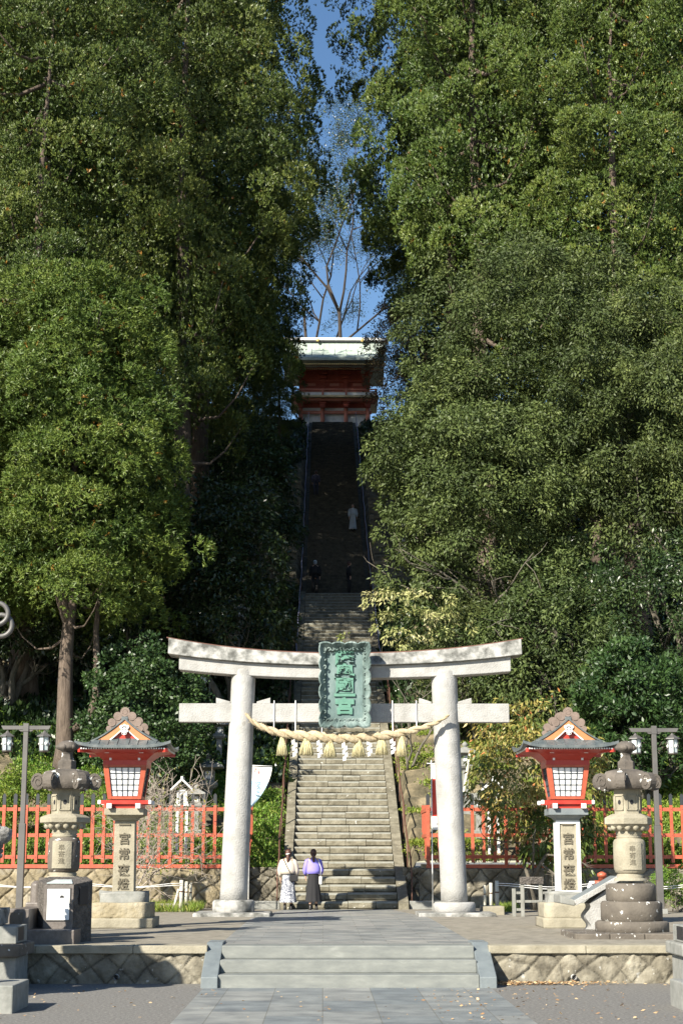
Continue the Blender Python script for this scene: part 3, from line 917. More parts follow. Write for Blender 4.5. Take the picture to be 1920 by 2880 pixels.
st = thing('front_steps', 'three low grey slate steps up to the terrace in front of the torii', 'steps', ((CL + CR) / 2, 27.3, 0))
SL, SR = G(611, 2782, 0).x, G(1352, 2782, 0).x
for k in range(3):
    b = MB(); b.b2(SL, SR, 26.85 + .44 * k, 28.6, .2 * k + (.0 if k else -.05), .2 * (k + 1) - (.0 if k < 2 else -.003))
    b.build('step', M_slate, st, world=True, bevel=.012)
for xa, xb in ((SL - .27, SL - .003), (SR + .003, SR + .27)):
    b = MB(); b.prism([(26.78, -.05), (26.78, .17), (28.1, .64), (28.9, .64), (28.9, -.05)], xa, xb, 'x')
    b.build('cheek_block', M_slate_b, st, world=True, bevel=.012)

# long stairs
stairs = thing('stone_stairs', 'very long worn stone staircase climbing straight up the wooded hill to the red gate', 'staircase', (XA, YS, .6))
HWs = 1.5
rs_ = random.Random(3)
b = MB()
nl = 64; dz = (ZL - .6) / nl; dy = (YL - YS) / nl
for k in range(nl):
    y = YS + k * dy; z = .6 + (k + 1) * dz
    x = -HWs; cuts = []
    while x < HWs - .5:
        cuts.append(x); x += rs_.uniform(.6, 1.1)
    if HWs - cuts[-1] < .35: cuts.pop()
    cuts.append(HWs)
    for a, c in zip(cuts, cuts[1:]):
        g = rs_.uniform(-.012, .008); oy = rs_.uniform(-.025, .02)
        w0 = rs_.uniform(.02, .045); zz0 = z - dz; n0 = rs_.uniform(.04, .07)
        pr = [(y + oy + .04, zz0 - .02), (y + oy + .04, zz0 + w0 * .6), (y + oy, zz0 + w0), (y + oy, z + g - n0), (y + oy + .035, z + g - .008), (y + oy + .16, z + g), (y + dy * 1.5, z + g), (y + dy * 1.5, zz0 - .02)]
        k0 = len(b.f); b.prism(pr, XA + a + .005, XA + c - .005, 'x')
        for q in (5, 6): b.mi[k0 + q] = 1
b.build('lower_flight', [M_step, M_nose], stairs, world=True, bevel=.006, seg=1)
b = MB(); b.b2(XA - HWs, XA + HWs, YL, YL + 1.6, ZL - .3, ZL); b.build('landing', M_step, stairs, world=True)
b = MB(); nu = 112; dz = (ZT - ZL) / nu; dy = (YT - YL - 1.2) / nu
for k in range(nu):
    y = YL + 1.2 + k * dy; z = ZL + (k + 1) * dz
    b.b2(XA - HWs, XA + HWs, y, y + dy * 2.2, z - dz - .1, z + rs_.uniform(-.01, .01))
b.build('upper_flight', M_step_shade, stairs, world=True)
for s in (-1, 1):
    b = MB()
    for (ya, yb) in ((YS - .25, YL), (YL + 1.2, YT)):
        n = int((yb - ya) / 1.4)
        for k in range(n):
            y0 = ya + (yb - ya) * k / n; y1 = ya + (yb - ya) * (k + 1) / n - .015
            up = ya > YL; hk = .04 if up else .16
            s0, s1 = stair_z(max(y0, YS)) + hk, stair_z(y1) + hk
            xa, xb = XA + s * (HWs + .01), XA + s * (HWs + (.22 if up else .30))
            b.prism([(y0, s0 - .9), (y0, s0), (y1, s1), (y1, s1 - .9)], xa, xb, 'x')
        b.build('side_kerb', M_step_shade if ya > YL else M_step, stairs, world=True, bevel=.01); b = MB()
    pass
    b = MB(); b.b2(XA + s * HWs, XA + s * (HWs + .32), YL, YL + 1.2, ZL - .5, ZL + .16); b.build('landing_kerb', M_step, stairs, world=True)

def handrail(label, x, y0, y1, m, posts=2.4, h=.85, r=.025, off=0.0, group=None, xf=None):
    t = thing('handrail', label, 'handrail', (x, y0, stair_z(y0)), 0, group)
    n = int((y1 - y0) / 1.2)
    pts = []
    for i in range(n + 1):
        y = y0 + (y1 - y0) * i / n
        pts.append(Vector((x + .02 * math.sin(y * 1.7), y, stair_z(y) + h + off)))
    b = MB(); b.tube(pts, r, 6); b.build('rail', m, t, world=True)
    k = 0; y = y0 + .1
    while y < y1:
        b = MB(); b.tube([(x, y, stair_z(y) + off - .3), (x, y, stair_z(y) + h + off)], r * .9, 6)
        b.build('post', M_pipe, t, world=True); y += posts
    return t
RG = 'iron handrails of the long stairs'
handrail('rusty iron handrail along the left kerb of the lower stairs', XA - 1.92, YS + .2, 66, M_pipe)
handrail('rusty iron handrail along the right kerb of the lower stairs', XA + 1.92, YS + .2, 66, M_pipe)
handrail('pale handrail up the left edge of the shaded upper stairs', XA - 1.75, 68, YT, M_bluepipe, r=.016)
handrail('pale handrail up the right edge of the shaded upper stairs', XA + 1.75, 68, YT, M_bluepipe, r=.016)
handrail('short pale handrail beside the side terraces left of the upper stairs', XA - 4.6, 84, 104, M_bluepipe, off=.3)
handrail('pale handrail along the terraced steps right of the upper stairs', XA + 4.4, 81, 101, M_bluepipe, off=.3)
handrail('thin dark handrail beside the bank left of the middle stairs', XA - 4.3, 66, 77, M_pipe, off=.3)
for s, lab in ((1, 'broad mossy terraced steps right of the upper stairs beside the pale handrail'), (-1, 'broad mossy terraced steps left of the upper stairs under the cedars')):
    t = thing('terraced_steps', lab, 'steps', (XA + s * 3.2, 82, ZL))
    for k in range(24):
        y = 82.0 + k * .9; z = stair_z(y + .45) + .18
        b = MB(); x0 = XA + s * 2.05; x1 = XA + s * 4.3
        for q in range(3):
            b.b2(x0 + (x1 - x0) * q / 3 + .004, x0 + (x1 - x0) * (q + 1) / 3 - .004, y + rs_.uniform(-.05, .05), y + 1.2, z - .6, z + rs_.uniform(-.03, .03))
        b.build('terrace_step', M_step, t, world=True, bevel=.03)

# rear walls carrying the fences
YR = 49.0
ZF = W(300, 2441, YR).z
xLe, xRs = W(700, 2480, YR).x, W(1178, 2480, YR).x
t = thing('fence_wall', 'yellowish rubble stone wall under the left vermilion fence', 'wall', (-7, YR, .6))
stonewall(-16, xLe, .55, ZF - .03, YR - .05, cell=.45, seed=3, depth=.06).build('stone_face', M_stone_y, t, world=True)
t = thing('fence_wall', 'grey-green rubble stone wall under the right vermilion fence', 'wall', (8, YR, .6))
stonewall(xRs, 18, .55, ZF - .03, YR - .05, cell=.5, seed=8, depth=.06).build('stone_face', M_wall, t, world=True)
for s, xa, xb, lab in ((-1, xLe, XA - 1.83, 'low dark stone bank wall between the left fence and the stairs'), (1, XA + 1.83, xRs, 'low dark stone bank wall between the stairs and the right fence')):
    t = thing('bank_wall', lab, 'wall', ((xa + xb) / 2, 49.6, .6))
    stonewall(xa - .1, xb + .1, .55, 1.75, 49.42, cell=.3, seed=s * 5, depth=.08).build('stone_face', M_wall, t, world=True)
    b = MB(); x_ = xb if s < 0 else xa
    b.b2(xa if s < 0 else XA + 1.83, xb if s < 0 else XA + 3.2, YS - .1, YS + .12, .55, .83)
    b.build('kerb_stone', M_greyst, t, world=True, bevel=.02)

def fence(label, xa, xb, ret_x, sgn):
    zz = lambda y: W(400, y, YR).z
    t = thing('wooden_fence', label, 'fence', ((xa + xb) / 2, YR, ZF))
    zb0, zb1 = zz(2442), zz(2431)
    b = MB(); b.b2(xa, xb, YR - .06, YR + .08, zb0, zb1); b.build('base_beam', M_red, t, world=True, bevel=.006)
    for y in (2276, 2349, 2410):
        zc_ = zz(y); b = MB(); b.b2(xa, xb, YR - .012, YR + .03, zc_ - .052, zc_ + .052); b.build('rail', M_red, t, world=True)
    n = int(round((xb - xa) / .325))
    first = {}
    for i in range(n + 1):
        x = xa + .05 + (xb - xa - .1) * i / n
        post = (i % 7 == (0 if sgn > 0 else n % 7))
        key = 'p' if post else 's'
        if key not in first:
            zt, zk, zl = zz(2231) - ZF, zz(2264) - ZF, (zb1 - ZF if post else zz(2426) - ZF)
            w_ = .052 if post else .046
            b = MB()
            b.b2(-w_, w_, -.05 if post else -.042, -.013, zl, zk, 0)
            b.prism([(-w_ - .003, zk + .001), (w_ + .003, zk + .001), (w_ + .003, zt - .05), (0, zt), (-w_ - .003, zt - .05)], -.053 if post else -.046, -.012, 'y', 1)
            for y in (2276, 2349, 2410):
                b.tube([(0, -.056 if post else -.047, zz(y) - ZF), (0, -.03, zz(y) - ZF)], .011, 6, 1)
            o = b.build('post' if post else 'picket', [M_red, M_black], t)
            first[key] = o
        else:
            o = first[key].copy(); C.objects.link(o); o.parent = t
        o.location = (x - t.location.x, 0, 0)
    # return going back beside the stairs
    b = MB()
    for k in range(9):
        y = YR + .2 + k * .32
        b.b2(ret_x - .02, ret_x + .02, y - .045, y + .045, ZF + .12 + k * .02, zz(2264) + k * .01)
    for y in (2276, 2349, 2410):
        b.b2(ret_x - .035, ret_x + .012, YR + .05, YR + 3, zz(y) - .05, zz(y) + .05)
    b.b2(ret_x - .05, ret_x + .05, YR + .09, YR + 3, zb0, zb1)
    b.build('side_panel', M_red, t, world=True)
    return t
fence('vermilion picket fence with black tips on the wall left of the torii', -14.3, W(703, 2300, YR).x, W(703, 2300, YR).x - .05, -1)
fence('vermilion picket fence with black tips on the wall right of the torii', W(1198, 2300, YR).x, 15.2, W(1198, 2300, YR).x + .05, 1)

# ---------------------------------------------------------------- gate on the hill
YG = 124.0
XG = .8
gz = lambda y: W(940, y, YG).z
gate = thing('shrine_gate', 'red two-storey shrine gate with pale green copper roof at the top of the stairs', 'gate building', (XG, YG, ZT))
M_groof = mat('pale_copper_roof', [(.3, (.30, .37, .33)), (.7, (.46, .52, .47))], scale=1.2, stretch=(5, .6, .6), rough=.6, bump=.2)
M_gred = mat('shrine_red', [(.3, (.32, .055, .03)), (.7, (.45, .10, .06))], scale=2, rough=.6)
M_gpink = mat('faded_red_beam', [(.3, (.50, .17, .11)), (.7, (.58, .22, .15))], scale=2, rough=.6)
M_gold = mat('gilt', (.70, .50, .18), rough=.4, metallic=.3)
hwr = 4.0
b = MB()
ys_ = [0, .35, .9, 1.6, 2.4, 3.2]
zr, ze = gz(985), gz(1043)
prof = [(YG - 3.6, ze), (YG - 3.3, ze + .25), (YG - 2.3, ze + .62), (YG - 1.2, ze + (zr - ze) * .62), (YG - .25, zr), (YG + .25, zr), (YG + 1.2, ze + (zr - ze) * .62), (YG + 2.3, ze + .62), (YG + 3.3, ze + .25), (YG + 3.6, ze)]
low_ = [(y, z - .22) for y, z in prof[::-1]]
b.prism(prof + low_, XG - hwr, XG + hwr, 'x')
b.build('roof', M_groof, gate, world=True)
b = MB()
b.b2(XG - hwr - .05, XG + hwr + .05, YG - .3, YG + .3, zr - .05, gz(966)); b.build('ridge', M_groof, gate, world=True)
b = MB(); b.b2(XG - hwr - .2, XG + hwr + .2, YG - .45, YG + .45, gz(966) + .02, gz(966) + .12); b.build('ridge_shadow_board', M_black, gate, world=True)
b = MB(); b.b2(XG - hwr - .3, XG + hwr + .3, YG - .5, YG + .5, gz(966) + .125, gz(955)); b.build('ridge_cap', M_white, gate, world=True)
b = MB()
for k in range(9):
    x = XG - 3.6 + k * .9
    b.tube([(x, y_, z_ + .02) for y_, z_ in prof[1:5]], .05, 6)
b.build('roof_ribs', M_groof, gate, world=True)
for x in (XG - 1.3, XG + 2.2):
    b = MB(); b.lathe([(.0, .0), (.13, .0), (.13, .05), (0, .06)], (0, 0, 0), 12); o = b.build('gilt_crest', M_gold, gate); o.rotation_euler = (PI / 2, 0, 0); o.location = Vector((x, YG - .52, gz(966) + .1)) - gate.location
# rafters, brackets, upper wall
b = MB()
for k in range(56):
    x = XG - hwr + .1 + k * (2 * hwr - .2) / 55
    b.box((x, YG - 2.7, ze - .35), (.07, 1.7, .09), 0, (R(12), 0, 0))
    b.box((x, YG - 2.4, ze - .62), (.06, 1.2, .08), 0, (R(12), 0, 0))
b.build('rafters', M_gred, gate, world=True)
b = MB()
for k in range(56):
    x = XG - hwr + .1 + k * (2 * hwr - .2) / 55
    b.box((x, YG - 3.54, ze - .52), (.08, .02, .10)); b.box((x, YG - 3.0, ze - .76), (.06, .02, .07))
b.build('rafter_ends', M_gold, gate, world=True)
b = MB(); b.b2(XG - 2.7, XG + 2.7, YG - 1.3, YG + 1.3, gz(1120), gz(1047)); b.build('upper_wall', M_gred, gate, world=True)
b = MB()
for x in (-2.6, -.9, .9, 2.6):
    for j, zz_ in enumerate((1058, 1068, 1078)):
        b.box((XG + x, YG - 1.5 - .25 * (2 - j), gz(zz_)), (.9 - .2 * j, .3, .16))
    b.b2(XG + x - .15, XG + x + .15, YG - 1.45, YG - 1.31, gz(1118), gz(1052))
for y_ in (1085, 1103): b.b2(XG - 2.75, XG + 2.75, YG - 1.42, YG - 1.31, gz(y_) - .09, gz(y_) + .09)
b.build('upper_brackets', M_gred, gate, world=True)
b = MB()
for x in (-1.8, 0, 1.8): b.b2(XG + x - .35, XG + x + .35, YG - 1.36, YG - 1.31, gz(1100), gz(1092))
b.build('carved_panels', M_gpink, gate, world=True)
for x in (-.9, .9):
    b = MB(); b.box((XG + x, YG - 1.45, gz(1110)), (.5, .03, .14)); b.build('gilt_fitting', M_gold, gate, world=True, bevel=.03)
b = MB()
for y_, w_ in ((1118, .09), (1124, .06)): b.b2(XG - 3.3, XG + 3.3, YG - 2.35, YG - 2.25, gz(y_) - w_ / 2, gz(y_) + w_ / 2)
for x in (-3.2, -.9, .9, 3.2): b.b2(XG + x - .07, XG + x + .07, YG - 2.36, YG - 2.24, gz(1136), gz(1116))
b.build('balcony_rail', M_gpink, gate, world=True)
b = MB(); b.b2(XG - 3.3, XG + 3.3, YG - 2.3, YG - 2.28, gz(1134), gz(1126)); b.build('balcony_infill', M_white, gate, world=True)
b = MB(); b.b2(XG - 3.4, XG + 3.4, YG - 2.45, YG + 2.4, gz(1140), gz(1135)); b.build('balcony_floor', mat('pale_yellow_edge', (.62, .50, .28), rough=.6), gate, world=True)
b = MB(); b.b2(XG - 3.2, XG + 3.2, YG - 2.1, YG - 1.0, gz(1147), gz(1141)); b.build('balcony_beam', M_gpink, gate, world=True)
b = MB()
for x in (-2.6, -.9, .9, 2.6):
    b.tube([(XG + x, YG - 1.45, ZT - .1), (XG + x, YG - 1.45, gz(1141))], .16, 12)
for y_ in (1172, ): b.b2(XG - 2.9, XG + 2.9, YG - 1.55, YG - 1.35, gz(y_ + 6), gz(y_ - 2))
b.build('columns', M_gpink, gate, world=True)
b = MB()
for x in (-2.6, -.9, .9, 2.6):
    for j in range(4): b.box((XG + x, YG - 1.8, gz(1146 + j * 5)), (.7 - .12 * j, .35, .10))
b.build('lower_brackets', M_gred, gate, world=True)
b = MB(); b.b2(XG - 2.8, XG + 2.8, YG - 1.3, YG + 1.3, gz(1160) + .01, gz(1148)); b.build('lintel_wall', M_gred, gate, world=True)
b = MB(); b.b2(XG - 2.8, XG + 2.8, YG - 1.3, YG + 1.3, ZT - .1, gz(1160)); b.build('lower_wall', M_white, gate, world=True)
b = MB(); b.b2(XG - 3.4, XG + 3.4, YG - 2.4, YG + 2.4, ZT - .3, ZT + .08); b.build('stone_base', M_stone, gate, world=True)
# ---------------------------------------------------------------- red lanterns
def red_lantern(label, px, Y, framed):
    x0 = W(px, 2300, Y).x
    L = lambda y: W(px, y, Y - .5).z - .6
    t = thing('vermilion_lantern', label, 'lantern', (x0, Y, .6))
    sc = 1 / 133.0
    ms = M_stone
    b = MB(); b.b2(-.62, .68, -.72, .7, 0, .20); rocky(b.build('base_slab', ms, t), .02, 3, 5, px)
    b = MB(); b.b2(-.58, .60, -.60, .58, .19, L(2543) + .02); rocky(b.build('base_block', M_stone_b if not framed else ms, t), .035, 3, 5, px + 1)
    b = MB(); b.b2(-.47, .47, -.42, .42, .44, L(2512) + .02); rocky(b.build('boulder', M_greyst, t), .07, 2.2, 6, px + 2)
    z0, z1 = L(2514), L(2307)
    wb = .245
    b = MB(); b.box((0, 0, (z0 + z1) / 2), (wb * 2 - .04, .38, z1 - z0), 0, None, .94); b.build('column', ms, t, bevel=.012)
    if framed:
        b = MB()
        for s in (-1, 1): b.box((s * .215, -.197, (z0 + z1) / 2), (.075, .03, z1 - z0))
        for z in (z0 + .03, z1 - .03): b.box((0, -.199, z), (.48, .03, .06))
        for s in (-1, 1): b.box((s * .236, 0, (z0 + z1) / 2), (.03, .40, z1 - z0 - .05))
        b.build('white_frame', M_white, t)
    H_ = z1 - z0
    for ch, f in (('一', .93), ('宮', .74), ('常', .53), ('夜', .31), ('燈', .115)):
        text(ch, .25, .012, M_carve, t, (0, -.195, z0 + H_ * f), off=.004, name='carved_character')
    m = M_slate_b if framed else ms
    b = MB()
    zc0, zc1, zc2 = z1, L(2292), L(2273)
    vs = []
    for z, w_ in ((zc0, .23), (zc0 + (zc1 - zc0) * .5, .27), (zc1, .38)): vs += [(-w_, -w_, z), (w_, -w_, z), (w_, w_, z), (-w_, w_, z)]
    fs = [(3, 2, 1, 0), (8, 9, 10, 11)]
    for j in (0, 4):
        for k in range(4): fs.append((j + k, j + (k + 1) % 4, j + 4 + (k + 1) % 4, j + 4 + k))
    b.add(vs, fs)
    b.b2(-.41, .41, -.41, .41, zc1 + .002, zc2)
    b.build('cap_stone', m, t, bevel=.01)
    # cross beams
    zb = zc2
    b = MB()
    for s in (-1, 1):
        b.box((s * .30, 0, zb + .05), (.09, 1.0, .09)); b.box((0, s * .30, zb + .13), (1.0, .09, .08))
    b.b2(-.28, .28, -.28, .28, zb + .005, zb + .2)
    b.build('cross_beams', M_reddk, t)
    for s in (-1, 1):
        for q in (-1, 1):
            b = MB(); b.box((s * .30, q * .51, zb + .05), (.10, .03, .10)); b.build('beam_end', M_white, t)
            b = MB(); b.box((q * .53, s * .30, zb + .13), (.07, .10, .09)); b.build('beam_end', M_white, t, bevel=.02)
    # light box: walls lean outwards
    zA, zB = zb + .19, L(2151)
    wA, wB = .335, .44
    b = MB()
    def sidepts(w0, w1, f0, f1, u0, u1, off):
        """quad on the front face between fractions, u across -1..1"""
        r = []
        for f, u in ((f0, u0), (f0, u1), (f1, u1), (f1, u0)):
            w_ = w0 + (w1 - w0) * f
            r.append((u * w_, -w_ - off, zA + (zB - zA) * f))
        return r
    def rot(p, k):
        c_, s_ = (1, 0, -1, 0)[k], (0, 1, 0, -1)[k]
        return (p[0] * c_ - p[1] * s_, p[0] * s_ + p[1] * c_, p[2])
    core = MB(); fr = MB(); pp = MB(); lt = MB()
    for k in range(4):
        def slab(mb, f0, f1, u0, u1, o0, o1):
            q0 = sidepts(wA, wB, f0, f1, u0, u1, o0); q1 = sidepts(wA, wB, f0, f1, u0, u1, o1)
            vs = [rot(p, k) for p in q1 + q0]
            mb.add(vs, [(0, 1, 2, 3), (7, 6, 5, 4), (4, 5, 1, 0), (5, 6, 2, 1), (6, 7, 3, 2), (7, 4, 0, 3)])
        slab(pp, .09, .93, -.78, .78, -.045, -.02)
        slab(fr, 0, 1.0, -1.03, -.79, -.06, .02); slab(fr, 0, 1.0, .79, 1.03, -.06, .02)
        slab(fr, 0, .085, -.785, .785, -.05, .018); slab(fr, .935, 1.0, -.785, .785, -.05, .018)
        for q in range(6):
            u = -.78 + 1.56 * q / 5
            slab(lt, .086, .934, u - .018, u + .018, -.018, -.002)
        for q in range(6):
            f = .09 + .84 * q / 5
            slab(lt, f - .008, f + .008, -.775, .775, -.0175, .0)
    pp.build('paper_panel', M_paper, t); fr.build('box_frame', M_red, t); lt.build('lattice', M_lattice, t)
    # under-eave
    zE = L(2113)          # underside of the eave
    b = MB()
    b.b2(-.46, .46, -.46, .46, zB, zB + .10)
    vs = []
    for z, w_ in ((zB + .10, .46), (zE - .05, .62), (zE + .02, .90)): vs += [(-w_, -w_, z), (w_, -w_, z), (w_, w_, z), (-w_, w_, z)]
    fs = [(3, 2, 1, 0)]
    for j in (0, 4):
        for k in range(4): fs.append((j + k, j + (k + 1) % 4, j + 4 + (k + 1) % 4, j + 4 + k))
    b.add(vs, fs)
    for s in (-1, 1):
        for q in (-1, 1): b.box((s * .70, q * .70, zE + .0), (.07, .6, .08), 0, (0, 0, s * q * R(-45)))
    b.build('eave_underside', M_reddk, t)
    b = MB()
    for k in range(34):
        u = -.86 + 1.72 * k / 33
        for q in range(4):
            p = rot((u, -.915, zE + .035), q); b.box(p, (.028, .028, .03))
    for s in (-1, 1): b.box((s * .30, -.5, zE - .12), (.045, .03, .13)); b.box((s * .36, -.66, zE - .03), (.09, .03, .03))
    b.build('rafter_ends', M_white, t)
    # roof as a height field
    a = 1.0; zr = L(2035) - zE; gy = .62
    def rz_(x, y):
        ux = min(1, abs(x) / a); uy = abs(y)
        zx = zr * (1 - ux) ** 1.7 * .95 + .05 + .075 * (1 - ux) ** .5 * 0
        if uy > gy:
            s_ = (a - uy) / (a - gy)
            zy = .05 + .17 * max(0, s_) ** 1.15
            zx = min(zx, zy)
        up = .10 * (min(1, abs(x) / a) * min(1, uy / a)) ** 4
        return zx + up
    N_ = 40
    gx = [-a + 2 * a * i / N_ for i in range(N_ + 1)]
    gyv = sorted(set([-a + 2 * a * i / N_ for i in range(N_ + 1)] + [gy, -gy, gy + .004, -gy - .004]))
    b = MB(); nx = len(gx); ny = len(gyv)
    top = [(x, y, zE + .05 + rz_(x, y)) for y in gyv for x in gx]
    bot = [(x, y, zE + .04 + .10 * (abs(x) / a * abs(y) / a) ** 4) for y in gyv for x in gx]
    off = nx * ny; fs = []
    for j in range(ny - 1):
        gab = gyv[j] < -gy < gyv[j + 1] - 1e-6 or abs(gyv[j] + gy + .004) < 1e-6 or abs(gyv[j] - gy) < 1e-6
        for i in range(nx - 1):
            q = (j * nx + i, j * nx + i + 1, (j + 1) * nx + i + 1, (j + 1) * nx + i)
            fs.append(q); fs.append(tuple(off + v for v in q[::-1]))
    for i in range(nx - 1):
        fs.append((off + i, off + i + 1, i + 1, i)); j = (ny - 1) * nx
        fs.append((j + i, j + i + 1, off + j + i + 1, off + j + i))
    for j in range(ny - 1):
        fs.append((j * nx, (j + 1) * nx, off + (j + 1) * nx, off + j * nx)); k = nx - 1
        fs.append((j * nx + k, off + j * nx + k, off + (j + 1) * nx + k, (j + 1) * nx + k))
    b.add(top + bot, fs)
    for s in (-1, 1):                    # seams of the copper sheets
        for q in range(5):
            x = s * (.12 + q * .19)
            b.tube([(x, y, zE + .06 + rz_(x, y)) for y in (-.99, -.9, -.8, -.7, -gy - .01)], .008, 4)
    roof = b.build('roof', M_roof, t)
    gw = a * .68
    for s in (-1, 1):
        yy = s * (gy + .012)
        pr = [(x, zE + .05 + rz_(x, 0)) for x in np.linspace(-gw, gw, 25)]
        ins = [(x * .74, zE + .20 + (z - zE - .05) * .60 - .055) for x, z in pr]
        b = MB(); b.prism(pr + [(gw, zE + .2), (-gw, zE + .2)], yy - .01, yy + .01); b.build('gable_wall', M_reddk, roof)
        b = MB()
        vs = []
        for (x, z), (xi, zi) in zip(pr, ins): vs += [(x, yy + s * .012, z - .012), (x, yy + s * .075, z - .012), (x * .88, yy + s * .075, z - .115 - .03 * (1 - abs(x) / gw)), (x * .88, yy + s * .012, z - .115 - .03 * (1 - abs(x) / gw))]
        fs = []
        for i in range(24):
            for k in range(4): k2 = (k + 1) % 4; fs.append((i * 4 + k, (i + 1) * 4 + k, (i + 1) * 4 + k2, i * 4 + k2))
        b.add(vs, fs); b.build('bargeboard', M_orange, roof)
        b = MB(); vs = []
        for (x, z) in pr:
            z_ = z - .118 - .03 * (1 - abs(x) / gw)
            vs += [(x * .88, yy + s * .013, z_), (x * .88, yy + s * .08, z_), (x * .85, yy + s * .08, z_ - .022), (x * .85, yy + s * .013, z_ - .022)]
        b.add(vs, fs); b.build('bargeboard_edge', M_white, roof)
        b = MB(); vs = []
        for (x, z) in pr:
            vs += [(x * 1.04, yy - s * .05, z + .01), (x * 1.04, yy + s * .10, z - .005), (x * 1.03, yy + s * .10, z + .03), (x * 1.03, yy - s * .05, z + .055)]
        b.add(vs, fs); b.build('verge', M_roof, roof)
        zt_ = zE + .05 + rz_(0, 0)
        b = MB()
        for (dx, dz_, r_) in ((0, -.19, .055), (-.06, -.16, .04), (.06, -.16, .04), (-.045, -.24, .035), (.045, -.24, .035), (0, -.29, .04), (-.03, -.30, .02), (.03, -.30, .02), (0, -.13, .03)):
            b.lathe([(r_, 0), (r_, .02), (r_ * .6, .035), (0, .037)], (0, 0, 0), 12) if False else None
            k_ = [(dx + r_ * math.cos(v), zt_ + dz_ + r_ * math.sin(v)) for v in np.linspace(0, 2 * PI, 12, endpoint=False)]
            b.prism(k_, yy + s * (.085 + .003 * (r_ * 100 % 3)), yy + s * .115)
        b.build('gable_pendant', M_white, roof)
    zt_ = zE + .05 + rz_(0, 0)
    b = MB(); b.b2(-.07, .07, -gy - .08, gy + .08, zt_ - .05, zt_ + .06); b.build('ridge', M_roof, roof, bevel=.01)
    for s in (-1, 1):
        b = MB(); yy = s * (gy + .02)
        for dx, dz_, r_ in ((0, .16, .10), (-.15, .07, .09), (.15, .07, .09), (-.27, -.06, .085), (.27, -.06, .085), (-.33, -.19, .06), (.33, -.19, .06)):
            k_ = [(dx + r_ * math.cos(v), zt_ + dz_ + r_ * math.sin(v)) for v in np.linspace(0, 2 * PI, 16, endpoint=False)]
            b.prism(k_, yy - .05 + .001 * dx, yy + .05 + .006 * dz_)
            b.tube([(dx + r_ * .55 * math.cos(v), yy - .05, zt_ + dz_ + r_ * .55 * math.sin(v)) for v in np.linspace(0, 2 * PI, 13)], .007, 4) if dx == 0 else None
        b.prism([(-.32, zt_ - .2), (.32, zt_ - .2), (.12, zt_ + .1), (-.12, zt_ + .1)], yy - .035, yy + .035)
        b.build('ridge_ornament', M_roofb, roof)
    return t
red_lantern('red lantern with plain stone column beside the left pair of lamp post and stone lantern', 355, 35.3, False)
red_lantern('red lantern whose inscribed column has a white frame, right of the torii', 1591, 35.3, True)

